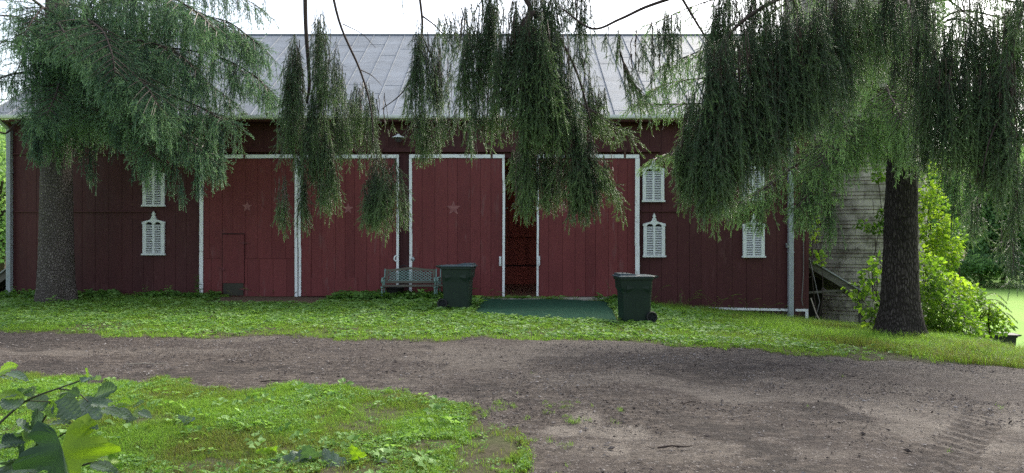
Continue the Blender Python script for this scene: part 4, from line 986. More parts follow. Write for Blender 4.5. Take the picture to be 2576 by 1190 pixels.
# ---------------------------------------------------------------- RIGHT SPRUCE
tx, ty = X_(2262, 14.5), 14.5; tz = h1(tx, ty)
rt = empty('spruce_tree', (tx, ty, tz), 0, 'big spruce with a black flared trunk before the silo and fresh green drooping fingers', 'tree', 'old spruces round the barn')
V, fs = trunk_mesh(0, 0, 0, 17, .33, .05, .21, (.016, 0), 8, 56); m = MB(); m.add(V, fs); m.build('trunk', M['bark_shaded'], rt, smooth=True)
r = np.random.default_rng(22); C = Crown(TM_RIGHT, .16)
def T(z): return np.array([tx + .016 * z, ty, tz + z])
br_ = [
    ([T(5.0), P(2100, 90, 13.9), P(1930, 90, 13.4), P(1790, 120, 13.1), P(1680, 160, 13.0)], (.8, .55), 1.2, 24, 8, .55),
    ([T(4.6), P(2120, 170, 13.8), P(1960, 170, 13.2), P(1830, 190, 12.9), P(1700, 205, 12.8), P(1640, 225, 12.8)], (.6, .4), .9, 26, 9, .66),
    ([T(4.2), P(2130, 230, 13.7), P(1960, 240, 13.2), P(1800, 258, 12.9), P(1690, 262, 12.8), P(1605, 262, 12.8)], (.5, .30), .8, 28, 9, .72),
    ([T(3.9), P(2130, 290, 13.8), P(1980, 310, 13.3), P(1850, 335, 13.0), P(1720, 372, 12.9), P(1640, 402, 12.9)], (.55, .28), .8, 26, 9, .60),
    ([T(3.8), P(2150, 330, 13.6), P(2050, 380, 12.7), P(1950, 455, 12.2), P(1880, 500, 12.1), P(1842, 512, 12.1)], (.6, .38), .75, 30, 11, .70),
    ([T(3.7), P(2180, 340, 13.4), P(2110, 400, 12.4), P(2050, 470, 11.9), P(2010, 520, 11.8)], (.6, .5), .7, 26, 10, .62),
    ([T(4.1), P(2170, 300, 13.2), P(2100, 350, 12.0), P(2060, 420, 11.6)], (.8, .75), .8, 22, 9, .54),
    ([T(4.4), P(2235, 220, 13.2), P(2238, 240, 12.2), P(2258, 275, 11.6), P(2268, 310, 11.5)], (.75, .65), .7, 22, 10, .60),
    ([T(4.8), P(2190, 130, 13.0), P(2140, 160, 11.9), P(2110, 230, 11.4), P(2100, 300, 11.3)], (.7, .7), .8, 22, 9, .50),
    ([T(5.3), P(2150, 40, 13.2), P(2060, 50, 12.2), P(1990, 110, 11.8), P(1960, 180, 11.7)], (.9, .8), 1.0, 22, 8, .48),
    ([T(4.9), P(2380, 110, 13.9), P(2490, 130, 13.3), P(2600, 200, 12.8), P(2680, 260, 12.6)], (.8, .7), 1.1, 20, 7, .42),
    ([T(4.3), P(2380, 220, 13.6), P(2470, 260, 12.8), P(2530, 340, 12.4)], (.8, .8), .9, 22, 8, .46),
    ([T(3.9), P(2370, 300, 13.8), P(2440, 330, 13.4), P(2500, 400, 13.2)], (.9, .7), .8, 18, 7, .40),
    ([T(5.4), P(2390, 35, 14.4), P(2520, 45, 14.3), P(2680, 90, 14.2)], (.5, .4), .9, 9, 4, .34),
    ([T(5.1), P(2370, 60, 14.0), P(2450, 60, 13.6), P(2540, 110, 13.4), P(2620, 170, 13.4)], (.7, .6), 1.0, 20, 5, .36),
    ([T(6.0), P(2380, -30, 14.0), P(2460, -40, 13.6), P(2560, 0, 13.4), P(2660, 60, 13.4)], (.7, .6), 1.0, 20, 5, .36),
    ([T(4.6), P(2380, 150, 15.0), P(2470, 160, 15.2), P(2580, 210, 15.4)], (.7, .6), 1.0, 18, 5, .34),
    ([T(5.7), P(2350, -10, 15), P(2470, 60, 15.6), P(2600, 100, 16)], (.5, .4), .9, 8, 4, .34),
    ([T(5.6), P(2100, 0, 14.2), P(1920, -30, 14.0), P(1760, 10, 13.9), P(1640, 60, 13.9)], (.9, .5), 1.1, 18, 6, .50),
    ([T(5.9), P(2280, 0, 13), P(2290, 20, 11.8), P(2310, 90, 11.3)], (.9, .8), .9, 18, 8, .40),
    ([T(4.0), P(2240, 330, 15.4), P(2150, 330, 15.8), P(2080, 360, 16)], (.5, .4), .8, 14, 7, .36),
]
for pts, dr, sp, nl, per, ti in br_: C.bough(pts, dr, sp, int(nl * 1.35), per * 1.9, ti + .08, r, r0=.028, s0=.08, side=.3)
for a_ in range(16):
    z = 6.6 + a_ * .6; az = a_ * 2.4; L = 4.4 * (1 - (z - 5) / 13)
    e = np.array([math.cos(az), math.sin(az), 0]); C.bough([T(z), T(z) + e * L * .5 + [0, 0, .1], T(z) + e * L + [0, 0, -.7]], (.8, .5), L * .34, 9, 3.2, .45, r, r0=.04)
for px, y0, y1, hw, Y, n, ti in ((2270, 250, 470, 36, 11.6, 60, .66), (2040, 420, 600, 46, 12, 60, .5), (2085, 430, 632, 22, 12, 40, .45), (1905, 500, 590, 50, 12.1, 40, .6), (1960, 440, 560, 50, 12.4, 40, .5), (2410, 380, 600, 20, 13, 22, .4), (2370, 400, 520, 24, 13, 30, .4), (2440, 400, 560, 22, 12.6, 28, .42), (2150, 300, 440, 40, 12, 50, .5), (1700, 285, 345, 50, 12.9, 40, .7), (1745, 330, 480, 30, 12.9, 30, .55), (1775, 430, 545, 16, 12.6, 20, .6)):
    C.tassel(px, y0, y1, hw, Y, n, ti, r=r)
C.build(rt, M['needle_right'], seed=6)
nR = len(C.p)

# ---------------------------------------------------------------- OVERHEAD SPRUCE (trunk stands behind the viewer)
ot = empty('spruce_tree', (-1.4, -1.4, 0), 0, 'spruce whose long dark boughs hang from above before the barn doors', 'tree', 'old spruces round the barn')
V, fs = trunk_mesh(0, 0, 0, 17, .38, .06, .15, (0, 0), 12); m = MB(); m.add(V, fs); m.build('trunk', M['bark'], ot, smooth=True)
r = np.random.default_rng(23); C = Crown(TM_NEAR, .125)
B0 = np.array([-1.4, -1.4, 6.2])
# limbs come forward over the viewer, then their ends droop into the picture
C.limb([B0, (-1.9, 2, 6.6), (-2.2, 5.4, 6.0), P(752, -330, 7.2), P(766, -120, 7.6), P(769, 60, 7.6), P(778, 200, 7.6), P(772, 260, 7.6)], .045, .012, 8)
C.limb([B0 + [.1, 0, .3], (-1.3, 2.5, 6.8), (-1.9, 5.2, 6.2), P(800, -330, 7.3), P(822, -110, 7.7), P(852, 50, 7.7), P(905, 175, 7.7), P(930, 260, 7.7), P(938, 340, 7.7), P(930, 440, 7.7)], .026, .004, 7)
C.limb([B0 + [.1, 0, .1], (-.9, 2.5, 6.5), (-1.1, 5.2, 6.1), P(1020, -330, 7.2), P(1042, -110, 7.6), P(1062, 50, 7.6), P(1056, 110, 7.6), P(1040, 180, 7.6), P(1010, 235, 7.6), P(960, 275, 7.6)], .024, .004, 7)
C.limb([B0 + [.2, 0, 0], (-.7, 2.0, 6.2), (-.5, 4.0, 5.4), P(1215, -260, 5.5), P(1285, -90, 5.75), P(1340, 30, 5.8), P(1390, 70, 5.8), P(1450, 180, 5.8), P(1490, 320, 5.8)], .036, .006, 8)
C.limb([P(1340, 30, 5.8), P(1300, 90, 5.7), P(1290, 180, 5.7)], .03, .008, 6)
C.limb([P(905, 175, 7.7), P(935, 190, 7.8), P(960, 215, 7.8)], .007, .002, 5); C.limb([P(862, 60, 7.7), P(910, 85, 7.6), P(945, 120, 7.5)], .006, .002, 5)
C.limb([P(1062, 90, 7.6), P(1090, 160, 7.5), P(1100, 260, 7.5)], .010, .003, 5); C.limb([P(1062, 40, 7.6), P(1100, 70, 7.6), P(1140, 120, 7.6)], .01, .003, 5)
ts = [  # px, y0, y1, half width, depth, strands, tint
    (735, 85, 400, 34, 7.5, 75, .40), (820, 55, 330, 42, 7.6, 110, .34), (845, 150, 420, 40, 7.9, 90, .42), (795, 230, 470, 34, 7.5, 80, .44), (822, 330, 532, 34, 7.5, 90, .52), (775, 300, 460, 40, 7.7, 60, .36), (728, 300, 410, 26, 7.5, 40, .40),
    (702, 440, 588, 26, 7.4, 46, .46), (770, 420, 595, 16, 7.5, 26, .52), (740, 120, 330, 22, 7.8, 50, .38), (805, 20, 150, 26, 7.8, 40, .36),
    (905, 205, 350, 50, 8.4, 80, .50), (950, 230, 390, 44, 8.2, 60, .46), (925, 320, 430, 30, 7.7, 40, .44), (965, 390, 585, 56, 7.4, 170, .44), (940, 420, 560, 30, 7.4, 60, .42), (1005, 470, 585, 24, 7.4, 46, .5), (890, 250, 370, 26, 8.2, 46, .52),
    (1075, 50, 300, 42, 7.5, 110, .34), (1045, 190, 370, 30, 7.6, 50, .42), (1070, 280, 405, 42, 7.8, 60, .5), (1110, 120, 320, 34, 7.7, 60, .40), (1130, 240, 350, 30, 7.6, 36, .44), (1185, 260, 422, 22, 7.6, 34, .5), (1120, 20, 140, 36, 7.8, 40, .38), 
    (1190, 60, 340, 44, 5.90, 110, .38), (1160, 0, 160, 44, 6.07, 60, .36), (1225, -20, 220, 40, 5.90, 80, .36), (1290, 0, 330, 50, 5.66, 170, .38), (1350, 30, 380, 50, 5.58, 180, .42), (1400, 80, 390, 46, 5.66, 160, .46), (1250, 150, 370, 40, 5.90, 80, .46), (1370, -40, 160, 60, 5.82, 90, .34), (1330, 250, 545, 38, 5.74, 110, .48), (1300, 360, 470, 20, 5.82, 40, .5), (1312, 440, 548, 22, 5.74, 36, .52), (1385, 330, 520, 34, 5.90, 70, .46), (1440, 300, 556, 46, 5.66, 150, .44), (1480, 330, 556, 34, 5.66, 90, .48), (1420, 180, 330, 36, 5.90, 60, .46),
    (1500, 220, 330, 44, 6.15, 60, .52), (1470, 130, 300, 30, 6.15, 36, .36), (1460, 30, 200, 16, 6.15, 14, .34), (1520, 380, 480, 26, 5.66, 40, .56), (1420, -40, 60, 40, 5.90, 50, .34), (1330, -60, 190, 60, 5.9, 90, .36), (1450, -60, 110, 40, 5.9, 50, .34), (1230, -60, 120, 40, 6.0, 50, .36), (1390, 380, 450, 26, 5.99, 30, .5),
]
for a_ in ts: C.tassel(*a_[:5], int(a_[5] * .80), a_[6] + .08, r=r)
C.bough([P(1440, 250, 6.0), P(1500, 285, 6.0), P(1550, 320, 6.0)], (.16, .10), .25, 12, 16, .56, r, r0=.01, tipn=2)
C.bough([P(1440, 370, 5.7), P(1500, 410, 5.7), P(1545, 470, 5.7)], (.35, .12), .22, 14, 20, .52, r, r0=.012, tipn=2)
for px, py, l in ((668, 30, .1), (655, 10, .12), (1010, 5, .2), (985, 0, .12)): C.strand(P(px, py - 40, 7.6), l, r, .35)
# upper crown overhead, out of frame
for a_ in range(4):
    z = 7.4 + a_ * 2.0; az = a_ * 2.4 + .5; L = 4.6 * (1 - (z - 5.5) / 13); e = np.array([math.cos(az), math.sin(az), 0]); b = np.array([-1.4, -1.4, z])
    C.bough([b, b + e * L * .5 + [0, 0, .1], b + e * L + [0, 0, -.5]], (.6, .4), L * .34, 7, 2.6, .4, r, r0=.04)
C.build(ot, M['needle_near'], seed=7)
nO = len(C.p)

# ---------------------------------------------------------------- NEAR RIGHT SPRUCE (trunk just outside the frame)
nt_ = empty('spruce_tree', (7.2, 3.6, h1(7.2, 3.6)), 0, 'spruce whose black green curtain of boughs hides the barn corner', 'tree', 'old spruces round the barn')
V, fs = trunk_mesh(0, 0, 0, 16, .36, .06, .15, (0, 0), 15); m = MB(); m.add(V, fs); m.build('trunk', M['bark_shaded'], nt_, smooth=True)
r = np.random.default_rng(24); C = Crown(TM_NEAR, .125)
B0 = np.array([7.2, 3.6, 4.6])
C.limb([B0, (5.6, 4.6, 4.9), P(2500, -90, 5.32), P(2200, -60, 5.32), P(2000, -20, 5.25), P(1860, 60, 5.18), P(1790, 160, 5.11)], .035, .008, 8)
C.limb([B0 + [0, 0, .3], (5.4, 5.0, 5.0), P(2300, -70, 5.74), P(1980, -40, 5.74), P(1760, -20, 5.74), P(1640, 12, 5.74), P(1560, 48, 5.67), P(1490, 72, 5.60), P(1415, 22, 5.60)], .022, .007, 7)
C.limb([P(1700, -30, 5.60), P(1760, 70, 5.60), P(1860, 230, 5.46)], .012, .007, 5)
C.limb([B0 + [0, 0, -.2], (5.4, 4.6, 4.4), P(2640, -160, 5.2), P(2580, 0, 5.15), P(2548, 120, 5.11), P(2532, 240, 5.11), P(2525, 380, 5.11), P(2500, 470, 5.11)], .02, .004, 6)
C.limb([P(2527, 270, 5.11), P(2490, 350, 5.07), P(2470, 440, 5.04)], .008, .003, 5)
ts = [
    (1715, 350, 440, 30, 5.04, 70, .44), (1752, 230, 510, 46, 5.04, 200, .36), (1812, 90, 535, 50, 4.90, 240, .32), (1780, 360, 560, 26, 4.97, 70, .44), (1860, 60, 500, 56, 4.97, 240, .34), (1930, 60, 465, 56, 5.04, 230, .30), (1985, 40, 390, 46, 5.11, 210, .32), (2035, 20, 340, 46, 5.18, 190, .36), (1850, -40, 200, 80, 5.32, 190, .32), (1950, -60, 180, 80, 5.25, 190, .32), (2080, -60, 300, 60, 5.46, 150, .34), (2160, -60, 230, 60, 5.60, 130, .36), (1820, 430, 530, 40, 5.04, 70, .44), (1790, 480, 545, 22, 5.0, 30, .5),
    (2395, 50, 270, 44, 5.4, 120, .34), (2465, 70, 310, 50, 5.4, 150, .36), (2530, 20, 300, 46, 5.3, 150, .34), (2440, -50, 120, 50, 5.5, 80, .32), (2350, 100, 300, 30, 5.4, 60, .36),
    (2250, -60, 200, 60, 5.60, 130, .34), (2330, -60, 140, 46, 5.74, 70, .32), (2340, 150, 450, 40, 5.32, 130, .34), (2390, 140, 420, 40, 5.25, 110, .36), (2310, 60, 330, 34, 5.60, 90, .32), (2440, 170, 440, 44, 5.25, 150, .40), (2490, 180, 470, 44, 5.18, 150, .42), (2545, 100, 540, 44, 5.11, 190, .40), (2450, 250, 330, 50, 5.25, 60, .46), (2480, 380, 500, 30, 5.18, 50, .46), (2560, 400, 640, 24, 5.11, 46, .40), (2548, 560, 722, 16, 5.11, 18, .32), (2520, 540, 650, 8, 5.18, 8, .3), (2460, 480, 590, 20, 5.25, 26, .36), (2560, -40, 180, 50, 5.18, 60, .34), (2430, 60, 200, 30, 5.46, 30, .32), (2500, 30, 200, 30, 5.46, 36, .32),
    (1600, 60, 200, 22, 5.67, 30, .36), (1640, 40, 170, 24, 5.67, 36, .36), (1560, 75, 190, 14, 5.67, 16, .36), (1690, 20, 180, 30, 5.67, 44, .38), (1530, 60, 120, 10, 5.60, 8, .36), (1590, 120, 250, 24, 5.67, 30, .44), (1660, 120, 240, 30, 5.67, 36, .42),
]
for a_ in ts: C.tassel(*a_[:5], int(a_[5] * .62), a_[6] + .16, r=r)
C.bough([P(1560, 130, 5.67), P(1580, 190, 5.67), P(1610, 230, 5.67)], (.2, .14), .22, 10, 16, .46, r, r0=.008, tipn=2)
for a_ in range(5):
    z = 6.4 + a_ * 1.9; az = a_ * 2.4 + 1.5; L = 4.4 * (1 - (z - 5.5) / 12.5); e = np.array([math.cos(az), math.sin(az), 0]); b = np.array([7.2, 3.6, z - .3])
    C.bough([b, b + e * L * .5 + [0, 0, .1], b + e * L + [0, 0, -.5]], (.6, .4), L * .34, 7, 2.6, .4, r, r0=.04)
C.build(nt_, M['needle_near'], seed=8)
xt = empty('spruce_tree', (-15.8, 12.6, h1(-15.8, 12.6)), 0, 'unseen spruce added beyond the left edge to shade the left end of the barn', 'tree', 'old spruces round the barn')  # out-of-view tree added to darken the left trunk and wall
V, fs = trunk_mesh(0, 0, 0, 16, .36, .06, .08, (0, 0), 16); m = MB(); m.add(V, fs); m.build('trunk', M['bark'], xt, smooth=True)
r = np.random.default_rng(25); X = Crown(TM_FAR, .24)
for a_ in range(30):
    z = 1.6 + a_ * .42; az = a_ * 2.4 + .4; L = 3.6 * (1 - (z - 3) / 14); e = np.array([math.cos(az), math.sin(az), 0]); b = np.array([-15.8, 12.6, z])
    X.bough([b, b + e * L * .5 + [0, 0, .1], b + e * L + [0, 0, -.6]], (.7, .5), L * .36, 10, 4, .42, r, r0=.04)
X.build(xt, M['needle_left'], seed=9)
# ================================================================== GRASS, WEEDS, GRAVEL
def blade_t(seed, n, spread, h, w, lean):
    """tuft of n blades around the origin, z up (local X = up so that frames() works): columns are (up, a, b)"""
    r = np.random.default_rng(seed); V = []; T3 = []; Q4 = []; T = []; c = 0
    for i in range(n):
        b = np.array([0, r.normal(0, spread), r.normal(0, spread)]); a = r.random() * 2 * PI; hh = h * r.uniform(.5, 1.2); ln = lean * r.uniform(.3, 1.5)
        o = np.array([0, math.cos(a), math.sin(a)]); s = np.array([0, -math.sin(a), math.cos(a)]) * w / 2
        m = b + np.array([hh * .55, 0, 0]) + o * ln * hh * .3; t = b + np.array([hh * (1 - ln * .25), 0, 0]) + o * ln * hh
        V += [b - s, b + s, m + s * .8, m - s * .8, t]; Q4.append([c, c + 1, c + 2, c + 3]); T3.append([c + 3, c + 2, c + 4]); tt = r.uniform(.3, .7); T += [tt - .1, tt - .1, tt, tt, tt + .12]; c += 5
    return np.array(V), [np.array(Q4), np.array(T3)], np.clip(np.array(T), .12, 1)


def upright(n, r, tilt=.15):
    d = np.stack([r.normal(0, tilt, n), r.normal(0, tilt, n), np.ones(n)], -1); return frames(d, r.random(n) * 2 * PI)


def leaf_t(L, W, curl=.25, fold=.2, rows=5, stalk=0.0, heart=0):
    """leaf along +X, face towards +Z"""
    V = []; fs = []; s = np.linspace(0, 1, rows + 1)
    for i, q in enumerate(s):
        w_ = W * (math.sin(PI * min(1, q ** .75)) ** .8 if 0 < q < 1 else .02)
        if heart and i == 1: w_ *= 1.25
        x = stalk + q * L; z = curl * L * (q - q * q * 1.6); V += [(x, -w_ / 2, z + fold * w_), (x, 0, z), (x, w_ / 2, z + fold * w_)]
    for i in range(rows):
        a = i * 3; fs += [(a, a + 3, a + 4, a + 1), (a + 1, a + 4, a + 5, a + 2)]
    return np.array(V), [np.array(fs)]


def rosette_t(seed, n, L, W, elev):
    r = np.random.default_rng(seed); V = []; fq = []; T = []; c = 0
    for i in range(n):
        v, f = leaf_t(L * r.uniform(.7, 1.2), W * r.uniform(.8, 1.2), .1, .18, 3, L * .5, 1)
        a = i * 2 * PI / n + r.uniform(-.5, .5); e = elev + r.uniform(-.35, .35); ca, sa, ce, se = math.cos(a), math.sin(a), math.cos(e), math.sin(e)
        # local frame: up = X axis
        st = np.array([[se * L * .5, ce * ca * L * .2, ce * sa * L * .2]])
        x, y, z = v[:, 0], v[:, 1], v[:, 2]
        e2 = e * .25
        up = x * math.sin(e2) * .6 + z + L * .5 * se; out = x * math.cos(e2)
        V.append(np.stack([up, out * ca - y * sa, out * sa + y * ca], -1)); fq.append(f[0] + c); c += len(v); T.append(np.full(len(v), np.clip(r.normal(.5, .12), .12, 1)))
    return np.concatenate(V), [np.concatenate(fq)], np.concatenate(T)


def sample(n, x0, x1, y0, y1, dens, r):
    x = r.uniform(x0, x1, n); y = r.uniform(y0, y1, n); k = r.random(n) < dens(x, y); return x[k], y[k]


r = np.random.default_rng(51)
def mats(x, y):
    a = (y > 13.6) & (y < 18.8) & (x > X_(1185, 15.3) - .02 * 0) & (x > np.interp(y, [15.2, 18.7], [-.82, -.80])) & (x < np.interp(y, [13.6, 18.7], [2.05, 2.48])) & (y > np.interp(x, [-.8, 2.1], [15.3, 13.7]))
    b = (y > 17.35) & (x > -7.4) & (x < -4.65)
    return a | b
def inbarn(x, y): return (y > 19.38) & (x > -13.4) & (x < 7.9)
def lawn_d(x, y): return ((road_sd(x, y) < .04) & ~mats(x, y) & ~inbarn(x, y)).astype(float)
# --- strip between drive and barn
TG = [blade_t(i, 7, .022, .055, .0055, .6) for i in range(6)]
x, y = sample(60000, -14, 5.5, 10.4, 19.4, lambda x, y: lawn_d(x, y) * np.clip(.15 + 1.1 * sstep(.25, .5, fbm(x, y, 1.2, 61)), 0, 1), r)
m = MB(); z = H(x, y); tn = .5 + .5 * (fbm(x, y, 1.6, 62) - .5) + r.normal(0, .05, len(x)) - .08 * sstep(17.5, 19, y)
scatter(m, TG, np.stack([x, y, z - .005], -1), upright(len(x), r), r.uniform(.7, 1.3, len(x)) * (1 + .5 * sstep(17.5, 19.2, y)), tn, 1)
tag(m.build('lawn_grass', M['grass']), 'bright short grass between the drive and the barn', 'grass', kind='stuff')
# --- longer rank grass at the right
TL = [blade_t(20 + i, 8, .035, .21, .007, .9) for i in range(6)]
x, y = sample(75000, 3.6, 13.5, 10.0, 20.5, lambda x, y: lawn_d(x, y) * sstep(3.6, 6.0, x + .5 * (y - 15)) * np.clip(.12 + 1.2 * sstep(.3, .55, fbm(x, y, 1.1, 66)), 0, 1) * (np.hypot(x - 7.65, y - 14.5) > .5), r)
m = MB(); z = H(x, y); tn = .52 + .6 * (fbm(x, y, 1.4, 67) - .5) + r.normal(0, .06, len(x)) - .22 * sstep(.56, .72, fbm(x + 9, y, 1.0, 69)) - .15 * sstep(12.5, 11.2, y)
sc = r.uniform(.5, 1.15, len(x)) * (.55 + .75 * fbm(x, y, .8, 68))
scatter(m, TL, np.stack([x, y, z - .01], -1), upright(len(x), r, .25), sc, tn, 2)
tag(m.build('rank_grass', M['grass']), 'longer tousled grass round the right spruce trunk', 'grass', kind='stuff')
# --- seeding stalks along the low wall
m = MB()
for i in range(46):
    px = r.uniform(1640, 1990) if i < 30 else r.uniform(560, 1500); yy = r.uniform(18.6, 19.3); xx = X_(px, yy); z0 = h1(xx, yy); h = r.uniform(.25, .65) if i < 30 else r.uniform(.12, .3); l = r.normal(0, .18)
    pts = [(xx + l * q * q, yy - .1 * q * q, z0 + h * q * (1 - .15 * q)) for q in np.linspace(0, 1, 6)]; m.tube(pts, np.linspace(.004, .0025, 6), 4, tint=.14)
    e = pts[-1]; m.tube([e, (e[0] + l * .5 + .02, e[1], e[2] + .05), (e[0] + l * .8 + .05, e[1], e[2] + .04)], [.004, .010, .002], 5, tint=.16)
tag(m.build('seeding_grass_stalks', M['grass']), 'dry seeding grass stalks along the foot of the barn wall', 'grass', kind='stuff')
# --- broad-leaved ground cover
TR = [rosette_t(i, 5, .080, .060, .9) for i in range(6)]
def cover(x, y):
    e = lawn_d(x, y) * sstep(-.05, -.35, road_sd(x, y)) * sstep(6.4, 3.6, x) 
    return e * np.clip(.10 + 1.25 * sstep(.36, .58, fbm(x, y, 1.5, 71) + .10 * sstep(-12, -4, x) + .05), 0, 1) * (.35 + .65 * sstep(13.0, 13.6, y + .0) + .4 * sstep(13, 12, y))
x, y = sample(12500, -13.5, 6.4, 10.6, 18.9, cover, r)
m = MB(); z = H(x, y); tn = .52 + .35 * (fbm(x, y, .9, 72) - .5) + r.normal(0, .12, len(x)) + .2 * (r.random(len(x)) < .15)
scatter(m, TR, np.stack([x, y, z + .0], -1), upright(len(x), r, .22), r.uniform(.65, 1.35, len(x)) * (.8 + .5 * sstep(-4, -2, x) * sstep(15.5, 17, y)), tn, 3)
tag(m.build('broadleaf_ground_cover', M['weedleaf']), 'leafy low weeds covering the strip of ground before the barn', 'ground cover', kind='stuff')
# darker nettles and ivy against the wall foot
x, y = sample(900, -13.3, -7.6, 18.3, 19.3, lambda x, y: lawn_d(x, y) * .9 * sstep(.42, .62, fbm(x, y, .8, 111)), r); x2, y2 = sample(900, -4.5, -1.2, 17.9, 19.2, lambda x, y: lawn_d(x, y), r)
x3, y3 = sample(260, 2.2, 3.4, 17.0, 19.2, lambda x, y: lawn_d(x, y), r); x = np.concatenate([x, x2, x3]); y = np.concatenate([y, y2, y3])
m = MB(); scatter(m, [rosette_t(40 + i, 6, .09, .065, 1.0) for i in range(4)], np.stack([x, y, H(x, y) + r.uniform(0, .10, len(x))], -1), upright(len(x), r, .35), r.uniform(.5, 1.3, len(x)), .36 + r.normal(0, .14, len(x)), 4)
tag(m.build('wall_foot_weeds', M['weedleaf']), 'darker leafy weeds crowding the foot of the barn wall and bench', 'weeds', kind='stuff')
# --- near lawn, lower left
TN = [blade_t(60 + i, 9, .020, .050, .0036, .75) for i in range(8)]
def near_d(x, y):
    s = road_sd(x, y); bare = sstep(.54, .64, fbm(x, y, .55, 82)) * sstep(-2.4, -.6, x - .35 * (y - 6.5))
    return ((s < .10) & (y < 9.5)).astype(float) * (1 - .95 * bare) * np.clip(.25 + 1.3 * sstep(.28, .5, fbm(x, y, .5, 83)), 0, 1)
x, y = sample(170000, -8, 5.6, 4.3, 9.4, near_d, r); z = H(x, y)
m = MB(); tn = .41 + .8 * (fbm(x, y, .7, 84) - .5) + r.normal(0, .07, len(x)) - .25 * sstep(.60, .72, fbm(x + 31, y, .6, 85))
scatter(m, TN, np.stack([x, y, z - .006], -1), upright(len(x), r, .22), r.uniform(.55, 1.25, len(x)) * (.7 + .6 * fbm(x, y, .4, 86)), tn, 5)
# scattered tufts out on the drive
x, y = sample(2600, -.8, 1.6, 4.6, 7.2, lambda x, y: (fbm(x, y, .22, 88) > .66) * (x < .55 + .28 * (y - 5)) * 1.0, r); x2, y2 = sample(900, -2, 6, 5, 10.5, lambda x, y: (fbm(x, y, .3, 89) > .76) * .7, r)
x = np.concatenate([x, x2]); y = np.concatenate([y, y2])
scatter(m, TN, np.stack([x, y, H(x, y) + .004], -1), upright(len(x), r, .35), r.uniform(.5, 1.0, len(x)), .55 + r.normal(0, .08, len(x)), 6)
tag(m.build('near_lawn_grass', M['grass']), 'patchy near lawn breaking up into tufts at the edge of the drive', 'grass', kind='stuff')
# fine clover between the blades
TC = [rosette_t(80 + i, 4, .018, .016, .9) for i in range(4)]
x, y = sample(26000, -5.5, .4, 4.4, 8.8, lambda x, y: near_d(x, y) * sstep(.42, .6, fbm(x, y, .9, 91)), r)
m = MB(); scatter(m, TC, np.stack([x, y, H(x, y) + .01], -1), upright(len(x), r, .3), r.uniform(.7, 1.6, len(x)), .5 + r.normal(0, .12, len(x)), 7)
x, y = sample(420, -5.5, .0, 4.6, 8.4, near_d, r); scatter(m, TR[:3], np.stack([x, y, H(x, y) + .005], -1), upright(len(x), r, .4), r.uniform(.4, .9, len(x)), .62 + r.normal(0, .15, len(x)), 8)
tag(m.build('lawn_clover', M['weedleaf']), 'small clover and plantain leaves in the near lawn', 'ground cover', kind='stuff')
# --- gravel and bark chips on the drive
def chip(seed):
    q = np.random.default_rng(seed); V = np.array([[1, 0, 0], [-1, 0, 0], [0, 1, 0], [0, -1, 0], [0, 0, .55], [0, 0, -.55]], float) * q.uniform(.6, 1.2, (6, 1)); V[:, 0] *= q.uniform(.8, 2.2)
    Fc = np.array([[0, 2, 4], [2, 1, 4], [1, 3, 4], [3, 0, 4], [2, 0, 5], [1, 2, 5], [3, 1, 5], [0, 3, 5]]); return V, [Fc], np.full(6, .5)
CH = [chip(i) for i in range(8)]
x, y = sample(120000, -12, 10, 4.4, 12.6, lambda x, y: (road_sd(x, y) > -.02) * np.clip(.15 + 1.2 * sstep(.35, .62, fbm(x, y * 1.5, 1.1, 95)), 0, 1), r)
n = len(x); d = np.stack([r.normal(0, 1, n), r.normal(0, 1, n), r.normal(0, .15, n)], -1)
m = MB(); scatter(m, CH, np.stack([x, y, H(x, y) + .006 + r.uniform(0, .012, n)], -1), frames(d), r.gamma(2.2, .0021, n) + .0015, np.clip(r.normal(.5, .2, n) + .5 * (fbm(x, y, .8, 97) - .5), .1, 1), 9)
tag(m.build('gravel', M['chips']), 'gravel and bark chips strewn over the dirt drive', 'gravel', kind='stuff')

# ================================================================== SINGLE SMALL PLANTS
def leafy_plant(name, loc, label, stems, cat='weed', group=None, mat='weedleaf', seed=1):
    """stems: list of (dx,dy,height,n leaf pairs,leaf L,leaf W,tint)"""
    q = np.random.default_rng(seed); root = empty(name, loc, 0, label, cat, group); sm = MB(); lm = MB()
    for dx, dy, h, n, L, W, ti in stems:
        pts = np.array([(dx * t * t, dy * t * t, h * t) for t in np.linspace(0, 1, 6)]); sm.tube(pts, np.linspace(.006, .002, 6), 5); pos = []; dr = []; sc = []
        for i in range(n):
            t = .3 + .7 * (i + .6) / n; p = np.array([dx * t * t, dy * t * t, h * t]); a = i * 2.3 + q.uniform(-.4, .4)
            for s in (0, PI): pos.append(p); dr.append([math.cos(a + s), math.sin(a + s), .25 + q.normal(0, .2)]); sc.append(q.uniform(.7, 1.1) * (1.1 - .5 * t * (n > 3)))
        v, f = leaf_t(L, W, .2, .2, 4, L * .12); scatter(lm, [(v, f, np.full(len(v), ti))], pos, frames(np.array(dr)), np.array(sc), .5 + q.normal(0, .08, len(pos)), seed)
    sm.build('stem', M['stem'], root); lm.build('leaf', M[mat], root); return root
